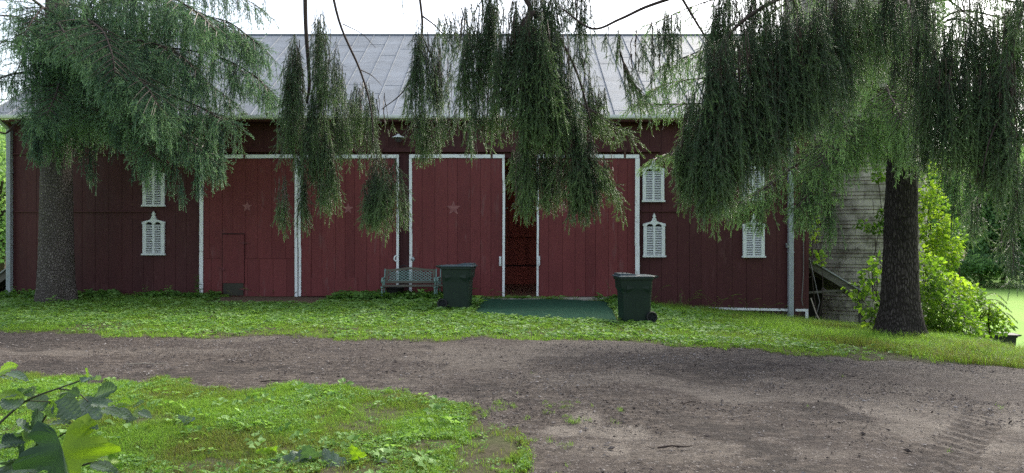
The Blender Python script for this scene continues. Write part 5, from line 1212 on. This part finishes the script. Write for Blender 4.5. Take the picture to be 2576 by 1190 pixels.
for i, (px, Y, lab, st) in enumerate((
    (366, 18.7, 'palmate leafed seedling against the barn wall left of its neighbour', [(.02, 0, .34, 4, .15, .06, .45)]),
    (424, 18.6, 'broad leafed seedling with pale tops standing against the wall', [(.03, -.03, .33, 4, .20, .09, .6), (-.1, 0, .2, 2, .14, .07, .55)]),
    (497, 18.9, 'tall dark leafy shoot climbing beside the left door trim', [(-.02, 0, .62, 8, .13, .085, .3), (.05, -.02, .5, 6, .12, .08, .3), (.1, -.03, .25, 3, .12, .08, .35)]),
    (206, 17.6, 'small leafy weed right of the left spruce trunk', [(.02, 0, .22, 2, .16, .06, .55)]),
    (282, 17.9, 'drooping yellow green weed midway between trunk and shutters', [(.05, -.04, .17, 3, .16, .08, .7)]),
    (32, 18.9, 'little weed at the foot of the left downspout', [(.02, 0, .3, 4, .13, .07, .4)]),
    (128, 17.2, 'pale broad weed at the foot of the left spruce trunk', [(.03, 0, .14, 3, .15, .08, .6)]),
    (1712, 19.0, 'spiky weed poking up right of the bin', [(.0, 0, .45, 8, .10, .03, .55), (.08, 0, .3, 5, .09, .03, .5)]),
    (1540, 18.7, 'dry brown docken stalk left of the bin', [(-.18, 0, .62, 5, .05, .02, .9)]),
    (1200, 16.6, 'large floppy leaves growing between bin and mat', [(.06, -.05, .26, 3, .20, .11, .62), (-.02, -.1, .16, 3, .18, .10, .6)]),
    (1063, 18.0, 'big pale leaf plant in front of the bench legs', [(.0, -.05, .32, 3, .20, .15, .66), (.1, 0, .2, 2, .16, .12, .6)]),
    (2010, 18.8, 'bleached grass stalk by the corner downspout', [(.0, 0, .4, 6, .06, .015, .9)]),
)):
    x = X_(px, Y); leafy_plant('weed', (x, Y, h1(x, Y) - .01), lab, st, group='weeds at the foot of the barn', seed=300 + i)

# lobed leaf outline (maple / burdock-like)
def lobed(n_lobe, W, L, seed, rows=0):
    q = np.random.default_rng(seed); pts = []
    for i in range(41):
        a = -PI * .93 + 2 * PI * .93 * i / 40; rad = .5 + .13 * math.cos(n_lobe * a) + .05 * math.cos(13 * a + seed) + .06 * math.cos(a)
        pts.append((L * (.42 + rad * .95 * math.cos(a)), W * rad * math.sin(a)))
    return pts
def big_leaf(mb, base, tip, nrm, L=None, W=None, n_lobe=5, fold=.15, curl=.1, tint=.5, seed=1, split=None):
    base = np.array(base, float); tip = np.array(tip, float); X = tip - base; L = np.linalg.norm(X); X /= L; N = np.array(nrm, float); Y = np.cross(N, X); Y /= np.linalg.norm(Y); N = np.cross(X, Y); W = W or L
    out = lobed(n_lobe, W, L, seed)
    R = 5; V = []; c = (L * .42, 0)
    for k in range(R + 1):
        for (a, b) in out:
            f = k / R; x_, y_ = c[0] + (a - c[0]) * f, b * f; z_ = fold * abs(y_) - curl * (x_ / L - .4) ** 2 * L * 1.2 + .012 * math.sin(x_ / L * 16) * abs(y_) / W * 2
            V.append(base + X * x_ + Y * y_ + N * z_)
    m = len(out); fs = [(k * m + i, k * m + i + 1, (k + 1) * m + i + 1, (k + 1) * m + i) for k in range(R) for i in range(m - 1)]
    t = tint if split is None else np.tile([split if b > 0 else tint for a, b in out], R + 1)
    mb.add(V, fs, t)
def oval_leaf(mb, base, tip, W, nrm, curl=.12, fold=.18, tint=.35, rows=14):
    base = np.array(base, float); tip = np.array(tip, float); X = tip - base; L = np.linalg.norm(X); X /= L; N = np.array(nrm, float); Y = np.cross(N, X); Y /= np.linalg.norm(Y); N = np.cross(X, Y); V = []; fs = []
    for i in range(rows + 1):
        q = i / rows; w_ = W * (math.sin(PI * min(1, q ** .72)) ** .75 if 0 < i < rows else .02); ser = 1 + .05 * (i % 2)
        for s in (-1, -.5, 0, .5, 1):
            V.append(base + X * q * L + Y * s * w_ / 2 * ser + N * (fold * abs(s) * w_ / 2 + curl * L * (q - q * q) + .0035 * math.cos(i * PI) * abs(s)))
    for i in range(rows):
        for j in range(4): a = i * 5 + j; fs.append((a, a + 5, a + 6, a + 1))
    mb.add(V, fs, np.array([tint + (.10 if j == 2 else 0) + .05 * (-1) ** i for i in range(rows + 1) for j in range(5)]).clip(.02, 1))
CY = lambda cx, cy, Y=2.6: P(cx * .2333, 912.4 + cy * .2333, Y)
sap = empty('sapling', tuple(P(-60, 1300, 2.6)), 0, 'leafy sapling branch reaching in at the lower left corner', 'sapling')
sap.location.z = 0
st = MB(); lf = MB(); q = np.random.default_rng(77)
for pl, r0 in (([(-260, 900, 2.5), (20, 630), (240, 440), (420, 350), (620, 280), (880, 190)], .0045), ([(620, 280), (760, 300), (850, 330), (950, 420)], .003), ([(-200, 420), (0, 425), (250, 410), (520, 420), (620, 420)], .0028), ([(280, 1500), (340, 1150), (385, 960), (440, 800), (455, 650), (550, 480), (530, 430)], .0045), ([(300, 1300), (520, 1195), (700, 1130), (890, 1105), (1000, 1075), (1190, 1080)], .0055), ([(650, 790), (760, 720), (850, 650), (1010, 600)], .003), ([(850, 650), (880, 560), (890, 510)], .002), ([(-200, 500), (0, 500), (230, 490)], .002), ([(380, 960), (650, 790)], .003), ([(-150, 200), (70, 130)], .003)):
    pts = smooth_path([CY(*p) for p in pl], 5); st.tube(pts, np.linspace(r0, r0 * .6, len(pts)), 6)
# ground connection of the stem
g0 = CY(280, 1500); st.tube(smooth_path([g0, g0 + [-.05, .05, -.3], (g0[0] - .1, 2.65, -.05)], 5), .006, 6)
g1 = CY(-260, 900, 2.5); st.tube(smooth_path([g1, g1 + [-.1, .1, -.3], (g1[0] - .15, 2.65, -.05)], 5), .007, 6)
for b, t_, W, nrm, ti in (
    ((1010, 380), (1268, 282), .088, (.1, -.75, .6), .30), ((605, 415), (872, 612), .080, (.1, -.75, .65), .44), ((830, 430), (1098, 608), .082, (-.1, -.7, .7), .46), ((325, 392), (562, 512), .068, (0, -.65, .75), .48), ((225, 470), (15, 395), .066, (0, -.6, .8), .48),
    ((1200, 490), (1445, 632), .050, (0, -.4, .9), .48), ((1080, 510), (1330, 590), .05, (0, -.3, .95), .5), ((1000, 430), (1240, 480), .055, (.1, -.35, .9), .34), ((800, 672), (965, 778), .072, (0, -.7, .7), .40), ((950, 660), (1062, 720), .03, (0, -.6, .8), .36), ((985, 165), (890, 215), .05, (0, -.7, .7), .40), ((985, 160), (1080, 190), .035, (0, -.5, .8), .48), ((960, 160), (940, 100), .05, (0, -.9, .3), .85),
    ((65, 118), (312, 205), .040, (0, -.4, .9), .50), ((0, 160), (190, 205), .035, (0, -.4, .9), .5), ((-20, 120), (200, 40), .055, (0, -.8, .5), .92), ((165, 640), (385, 780), .060, (0, -.55, .8), .46), ((520, 670), (780, 655), .035, (0, -.4, .9), .48), ((-30, 345), (270, 380), .050, (0, -.5, .8), .84), ((440, 720), (380, 820), .05, (0, -.9, .3), .6), ((480, 620), (340, 640), .085, (0, -.95, .2), .08), ((230, 830), (20, 880), .09, (0, -.6, .8), .18), ((0, 780), (210, 850), .10, (0, -.6, .8), .22), ((200, 900), (420, 850), .10, (0, -.9, .3), .08), ((260, 940), (400, 830), .11, (0, -.9, .3), .66), ((-60, 910), (250, 900), .035, (0, -.3, .95), .44), ((740, 310), (860, 360), .045, (0, -.7, .6), .6), ((640, 400), (740, 320), .03, (0, -.8, .5), .6),
    ((300, 280), (220, 350), .055, (0, -.8, .5), .6), ((300, 275), (360, 370), .045, (0, -.7, .7), .5), ((1290, 430), (1430, 460), .04, (0, -.8, .5), .82), ((1290, 430), (1180, 470), .04, (0, -.8, .5), .8), ((1420, 570), (1490, 600), .06, (0, -.8, .5), .44), ((990, 1090), (1280, 1190), .05, (0, -.35, .95), .48), ((1060, 1030), (1170, 1060), .03, (0, -.5, .9), .5), ((1190, 1080), (1290, 1060), .075, (0, -.9, .4), .80), ((-20, 1150), (440, 1180), .07, (0, -.4, .9), .46), ((30, 1080), (180, 1110), .05, (0, -.5, .9), .44), ((210, 1130), (330, 1070), .07, (0, -.9, .3), .8), ((1500, 520), (1640, 600), .03, (0, -.5, .8), .46), ((1450, 470), (1560, 420), .03, (0, -.5, .8), .6), ((620, 560), (520, 420), .05, (0, -.9, .3), .78)):
    oval_leaf(lf, CY(*b, 2.6 + q.uniform(-.12, .12)), CY(*t_, 2.6 + q.uniform(-.16, .10)), W, nrm, tint=ti, curl=q.uniform(.05, .16))
sapz = -np.array(sap.location)
o = st.build('branch', M['stem'], sap, smooth=True); o.location = tuple(sapz); o = lf.build('leaf', M['sapleaf'], sap); o.location = tuple(sapz)
gl = MB(); big_leaf(gl, CY(650, 640, 2.45), CY(690, 1290, 2.42), (.25, -.95, .1), W=.26, n_lobe=5, fold=-.25, curl=.1, tint=.06, split=.98, seed=3)  # bright and dark halves paint light passing through the folded leaf
o = gl.build('big_lobed_leaf', M['sapleaf'], sap); o.location = tuple(sapz)
for nm, px, py, Y, lab, leaves in (
    ('burdock', 785, 1165, 5.3, 'big drooping grey green leaf plant at the near edge of the lawn', [((10, 30), (-50, -22), (.1, -.5, .8), .20, .36), ((10, 30), (55, -16), (-.1, -.5, .8), .20, .44), ((0, 28), (-5, -45), (0, -.8, .5), .16, .3), ((10, 40), (90, 30), (.1, -.5, .8), .16, .44), ((0, 45), (-95, 25), (0, -.5, .8), .15, .42), ((0, 40), (-30, 35), (0, -.8, .4), .12, .85)]),
    ('burdock', 905, 1160, 5.3, 'plant holding up one yellow green rounded leaf in the near lawn', [((5, 5), (-12, -42), (.1, -.95, .2), .10, .98), ((50, 20), (52, -14), (0, -.9, .3), .07, .7), ((40, 20), (78, 10), (0, -.5, .8), .05, .48)]),
    ('burdock', 690, 1130, 5.5, 'small seedling with two folded bright leaves at the near lawn edge', [((0, 25), (-30, -5), (0, -.9, .3), .07, .92), ((5, 25), (12, -12), (0, -.9, .3), .06, .85)]),
    ('burdock', 480, 1040, 6.3, 'pale plantain tuft in the middle of the near lawn', [((0, 20), (-14, 0), (0, -.8, .5), .07, .46), ((0, 20), (16, 6), (0, -.6, .8), .08, .48), ((0, 20), (4, 30), (0, -.7, .6), .06, .9)])):
    c = P(px, py, Y); zg = h1(c[0], Y); root = empty(nm, (c[0], Y, zg), 0, lab, 'weed', 'big leaved weeds in the near lawn'); a = MB(); s_ = MB(); k = Y / F
    for i, (b, t_, nrm, W, ti) in enumerate(leaves):
        up = .0
        bb = np.array([b[0] * k, -.03 + .01 * i, max(.02, (c[2] - zg) - b[1] * k)]); tt = np.array([t_[0] * k, -.10, max(.035, (c[2] - zg) - t_[1] * k)])
        big_leaf(a, bb, tt, nrm, W=W, n_lobe=3, fold=.1, curl=.35, tint=ti, seed=i + 2); s_.tube([(0, 0, -.02), bb * .6, bb], [.005, .004, .003], 5)
    s_.build('stalk', M['stem'], root); a.build('leaf', M['sapleaf'], root)

# ================================================================== SHRUBS / VINES / BACKGROUND TREES
LT = []
for i in range(4):
    v, f = leaf_t(.115 + .01 * i, .085, .15 - .05 * i, .15, 4, .02, 1); LT.append((v, f, np.full(len(v), .5)))
def blob_pts(n, ells, r, shell=.55):
    """points in the outer shell of several ellipsoids"""
    P_ = []; D = []; w_ = np.array([e[1][0] * e[1][2] for e in ells]); w_ = w_ / w_.sum()
    for (c, s), k in zip(ells, (w_ * n).astype(int)):
        d = r.normal(0, 1, (k, 3)); d /= np.linalg.norm(d, axis=1)[:, None]; rad = shell + (1 - shell) * r.random(k) ** .6
        lump = .82 + .36 * vnoise(d[:, 0] * 2.1 + c[0], d[:, 2] * 2.1 + d[:, 1] * 1.7, .6, 5); P_.append(np.array(c) + d * (rad * lump)[:, None] * np.array(s)); D.append(d)
    return np.concatenate(P_), np.concatenate(D)
def shrub(name, label, ells, n, tint, seed, stems, cat='shrub', tm=LT, sc=(.7, 1.3), mat='bushleaf'):
    q = np.random.default_rng(seed); c0 = np.mean([e[0] for e in ells], 0); base = np.array([c0[0], c0[1], h1(c0[0], c0[1])]); root = empty(name, tuple(base), 0, label, cat)
    p, d = blob_pts(n, ells, q); d2 = d * .7 + q.normal(0, .6, d.shape) + [0, -.2, -.25]; m = MB(); keep = p[:, 2] > H(p[:, 0], p[:, 1]) - .05
    p, d2 = p[keep], d2[keep]
    up = np.tile([[0, -.35, 1.]], (len(p), 1)) + q.normal(0, .5, (len(p), 3)); scatter(m, tm, p - base, frames(d2, None, up), q.uniform(*sc, len(p)), tint + .7 * (vnoise(p[:, 0] * 1.3 + p[:, 1], p[:, 2] * 1.3, .5, seed) - .5) + q.normal(0, .08, len(p)), seed)
    m.build('foliage', M[mat], root); s = MB()
    for i in range(stems):
        e = ells[i % len(ells)]; tgt = np.array(e[0]) + q.normal(0, .25, 3) * np.array(e[1]); b = base + [q.normal(0, .3), q.normal(0, .3), -.05]; mid = (b + tgt) / 2 + q.normal(0, .15, 3)
        pts = smooth_path([b, mid, tgt, tgt + (tgt - mid) * .5], 4); s.tube(pts - base, np.linspace(.016, .004, len(pts)), 5)
    s.build('stems', M['branch'], root); return root
def E(px, py, Y, wpx, hpx, dep): return (tuple(P(px, py, Y)), (wpx / F * Y, dep, hpx / F * Y))
shrub('bush', 'yellow green backlit shrub spilling down the bank right of the black trunk', [E(2345, 790, 15.8, 55, 75, .8), (E(2400, 820, 15.4, 60, 55, .7)), E(2425, 862, 14.8, 48, 36, .7), E(2330, 700, 16.2, 35, 70, .6), E(2390, 740, 16.5, 45, 50, .7), E(2470, 905, 14.2, 40, 12, .4)], 3600, .38, 61, 16, sc=(.45, 1.0))
shrub('vine', 'climbing vine of small bright leaves up the silo edge behind the trunk', [E(2350, 560, 18.5, 26, 90, .5), E(2372, 640, 18.2, 36, 60, .5), E(2395, 600, 18.6, 22, 46, .4), E(2340, 470, 19, 16, 70, .4)], 2100, .55, 62, 6, 'vine', sc=(.5, 1.0))
shrub('sumac', 'dull green shrub with fronds at the edge of the bright field', [E(2455, 785, 18.5, 40, 34, .7), E(2430, 740, 19, 30, 22, .6), E(2495, 815, 18.2, 34, 24, .6)], 1300, .34, 63, 6, sc=(.5, 1.0))
# compound fronds
q = np.random.default_rng(64); fr = empty('sumac', tuple(P(2500, 840, 18)), 0, 'shrub sending long feathery fronds over the field edge', 'shrub'); fr.location.z = h1(fr.location.x, 18); m = MB(); s = MB(); base = np.array(fr.location)
for i in range(10):
    a = P(2462 + q.uniform(-30, 30), 785 + q.uniform(-30, 40), 18); b = a + np.array([q.uniform(-.2, .75), q.uniform(-.5, .2), q.uniform(.0, .35)]); c = b + np.array([.25, -.1, -.22]); pts = smooth_path([a, b, c], 5); s.tube(pts - base, .005, 4); pos = []; dr = []
    for p_, p2 in zip(pts[:-1], pts[1:]):
        t_ = p2 - p_; sd_ = np.cross(t_, [0, 0, 1]); sd_ /= np.linalg.norm(sd_)
        for sg in (-1, 1): pos.append(p_ - base); dr.append(sd_ * sg + t_ / np.linalg.norm(t_) * .5 + [0, 0, -.35])
    v, f = leaf_t(.13, .04, .1, .1, 3); scatter(m, [(v, f, np.full(len(v), .42))], pos, frames(np.array(dr)), q.uniform(.8, 1.2, len(pos)), .5 + q.normal(0, .06, len(pos)), i)
s.tube([(0, 0, -.05), tuple(P(2485, 790, 18) - base)], .02, 6); m.build('foliage', M['bushleaf'], fr); s.build('stems', M['branch'], fr)
shrub('maple_seedling', 'young shrub growing at the left foot of the black trunk', [E(2190, 700, 15.6, 24, 24, .3), E(2215, 660, 15.7, 22, 20, .3), E(2185, 760, 15.4, 30, 24, .3), E(2150, 725, 15.6, 26, 10, .25), E(2200, 800, 15.2, 20, 22, .25)], 210, .40, 65, 6)
shrub('vine', 'strand of yellow green vine leaves at the top of the lean-to', [E(2047, 575, 19.5, 8, 26, .12), E(2052, 625, 19.5, 12, 20, .12), E(2065, 655, 19.5, 18, 9, .15)], 60, .74, 66, 3, 'vine', sc=(.8, 1.2))
shrub('ivy', 'dark ivy creeping over the silo wall beside the trunk', [E(2200, 575, 19.6, 26, 10, .10), E(2225, 545, 19.7, 18, 20, .10), E(2210, 440, 19.9, 14, 18, .1), E(2170, 565, 19.4, 20, 6, .08)], 420, .22, 67, 3, 'ivy', sc=(.5, .9))
m = MB(); pf, df = blob_pts(60, [E(2412, 640, 22, 12, 12, .2)], q); scatter(m, LT, pf, frames(df), .7, .5, 3); root = empty('flowering_bush', tuple(P(2412, 700, 22)), 0, 'small bush with pale pink blossom beyond the vine', 'bush'); o = m.build('blossom', M['flower'], root); o.location = tuple(-np.array(root.location)); m = MB(); m.tube([(0, 0, -2.0), (.02, 0, .2), (0, 0, .75)], .02, 5); m.build('stems', M['branch'], root)
# field-edge trees
TQ = []
for i in range(4):
    q2 = np.random.default_rng(700 + i); V = []; fq = []; c = 0
    for k in range(7):
        o_ = q2.normal(0, .28, 3); a = q2.normal(0, 1, 3); a /= np.linalg.norm(a); b = np.cross(a, q2.normal(0, 1, 3)); b /= np.linalg.norm(b); s_ = q2.uniform(.10, .2); V += [o_ - a * s_, o_ + b * s_ * .6, o_ + a * s_, o_ - b * s_ * .6]; fq.append([c, c + 1, c + 2, c + 3]); c += 4
    TQ.append((np.array(V), [np.array(fq)], np.clip(q2.normal(.5, .1, c), .12, 1)))
def decid(px, Y, hgt, wid, n, tint, seed, label, mat='treeleaf', low=.12):
    q = np.random.default_rng(seed); x = X_(px, Y); zb = h1(x, Y); root = empty('broadleaf_tree', (x, Y, zb), 0, label, 'tree', 'broadleaf trees beyond the field')
    ells = []
    for i in range(9):
        f = low + (1 - low) * (i + .5) / 9; rr_ = wid * (1.15 - abs(f - .5) * 1.3); ells.append(((x + q.normal(0, wid * .38), Y + q.normal(0, wid * .3), zb + hgt * f), (rr_ * q.uniform(.5, .8), rr_ * q.uniform(.5, .8), hgt * .15)))
    p, d = blob_pts(n, ells, q, .3); m = MB(); scatter(m, TQ, p - np.array([x, Y, zb]), frames(d + q.normal(0, .5, d.shape)), q.uniform(.8, 1.5, len(p)) * (Y / 60), tint + .5 * (vnoise(p[:, 0], p[:, 2], 1.3, seed) - .5) + q.normal(0, .06, len(p)), seed); m.build('crown', M[mat], root)
    s = MB(); s.tube([(0, 0, -.3), (q.normal(0, .2), 0, hgt * .4), (q.normal(0, .4), 0, hgt * .8)], [.26, .2, .06], 7)
    for i in range(4): z = hgt * q.uniform(.25, .6); s.tube([(0, 0, z), (q.normal(0, wid * .3), q.normal(0, wid * .3), z + hgt * .15)], [.1, .04], 5)
    s.build('trunk', M['branch'], root); return root
for i, a in enumerate(((2365, 74, 13, 4.2, 1500, .62, 'pale green tree left of the others at the field edge'), (2420, 82, 15, 4.5, 1500, .40, 'darker tree seen just right of the vine'), (2470, 76, 12, 4.0, 1400, .5, 'mid green round tree above the far end of the field'), (2525, 80, 14, 4.4, 1400, .58, 'light green tree behind the hanging spruce tip'), (2585, 74, 12, 4.2, 1400, .48, 'tree at the far right edge of the field'), (2440, 96, 19, 5.5, 1300, .32, 'tallest dark tree at the back of the wood'), (2560, 98, 19, 5.5, 1200, .38, 'tall tree at the back behind the right edge'), (2310, 90, 17, 5, 1000, .4, 'tree peeping between black trunk and vine'), (2640, 70, 13, 4.5, 900, .5, 'tree just outside the right edge of the wood'))):
    decid(*a[:6], 800 + i, a[6])
decid(-8, 30, 7, 2.4, 1500, .72, 820, 'bright green tree seen past the left barn corner', low=.3); decid(-50, 62, 13, 5, 900, .5, 821, 'far tree beyond the left barn corner'); decid(60, 75, 14, 5, 800, .45, 822, 'farther tree half hidden by the left barn corner')
shrub('hedge_scrub', 'rough scrub along the far edge of the bright field', [E(2430, 660, 70, 60, 18, 1.5), E(2520, 665, 71, 60, 16, 1.5), E(2590, 660, 72, 50, 18, 1.5)], 1500, .28, 68, 4, tm=TQ, sc=(.6, 1.1), mat='treeleaf')

# fallen sticks on the drive
for i, (px, py, l, a) in enumerate(((370, 917, .5, .1), (1740, 1015, .22, .5), (1700, 1130, .28, .1), (690, 965, .3, .2))):
    Y = 1.63 * F / (py - 595); x = X_(px, Y); m = MB(); z = h1(x, Y) + .02; m.tube([(-l / 2, 0, 0), (-l * .1, .015, .008), (l * .2, -.01, .004), (l / 2, .02, .0)], [.008, .007, .006, .003], 6); o = m.build('stick', M['branch'] if i else M['pole']); o.location = (x, Y, z); o.rotation_euler = (0, 0, a)
    tag(o, ('long pale stick on the drive before the left door', 'short dark stick on the drive near the dusty patch', 'dark broken twig below the dusty patch', 'brown twig by the near lawn edge')[i], 'stick', 'sticks lying on the drive')
# needle clumps in the gutter
for i, (px, w_) in enumerate(((612, 14), (672, 8), (1425, 9))):
    x = X_(px, 18.85); m = MB(); q = np.random.default_rng(i)
    n = 120; scatter(m, [blade_t(90, 3, .01, .07, .004, 1)], np.stack([q.normal(0, w_ * .004, n), q.normal(0, .02, n), q.uniform(0, .03, n)], -1), frames(q.normal(0, 1, (n, 3)) + [0, 0, .4]), 1.0, .1, 1)
    o = m.build('needle_clump', M['needles_dry']); o.location = (x, 18.86, 4.77); tag(o, ('larger clump of brown needles caught in the gutter', 'small clump of brown needles in the gutter right of the larger one', 'needle clump in the gutter behind the hanging boughs')[i], 'needle clump', 'needle clumps in the gutter')

# ================================================================== CAMERA + LIGHT
cam = bpy.data.cameras.new('Camera'); cam.sensor_width = 36; cam.sensor_fit = 'HORIZONTAL'; cam.lens = 36 * F / 2576; cam.clip_end = 2000; cam.clip_start = .05
co = bpy.data.objects.new('Camera', cam); COL.objects.link(co); co.location = (0, 0, CZ); co.rotation_euler = (PI / 2, 0, 0); SC.camera = co
SUN_EL, SUN_AZ = math.radians(42), math.radians(38)      # veiled, behind the barn and to its right
w_ = bpy.data.worlds.new('World'); SC.world = w_; w_.use_nodes = True; nt = w_.node_tree; bg = nt.nodes['Background']
sky = nt.nodes.new('ShaderNodeTexSky'); sky.sky_type = 'NISHITA'; sky.sun_disc = False; sky.sun_elevation = SUN_EL; sky.sun_rotation = SUN_AZ; sky.air_density = 1.0; sky.dust_density = 3.0; sky.ozone_density = 1.0
hs = nt.nodes.new('ShaderNodeHueSaturation'); hs.inputs['Saturation'].default_value = .55; nt.links.new(sky.outputs[0], hs.inputs['Color']); nt.links.new(hs.outputs[0], bg.inputs[0]); bg.inputs[1].default_value = .15
sl_ = bpy.data.lights.new('sun', 'SUN'); sl_.energy = 2.6; sl_.angle = math.radians(28); sl_.color = (1, .93, .80)
so = bpy.data.objects.new('sun', sl_); COL.objects.link(so); so.location = (0, 0, 30)
from mathutils import Vector
dv = Vector((math.sin(SUN_AZ) * math.cos(SUN_EL), math.cos(SUN_AZ) * math.cos(SUN_EL), math.sin(SUN_EL))); so.rotation_euler = dv.to_track_quat('Z', 'Y').to_euler()
vs = SC.view_settings; vs.view_transform = 'Standard'; vs.look = 'None'; vs.gamma = 1; vs.use_curve_mapping = False; vs.exposure = 1.4
SC.cycles.max_bounces = 7; SC.cycles.sample_clamp_indirect = 3.0; SC.cycles.use_adaptive_sampling = False; SC.cycles.use_denoising = False; SC.cycles.transparent_max_bounces = 8
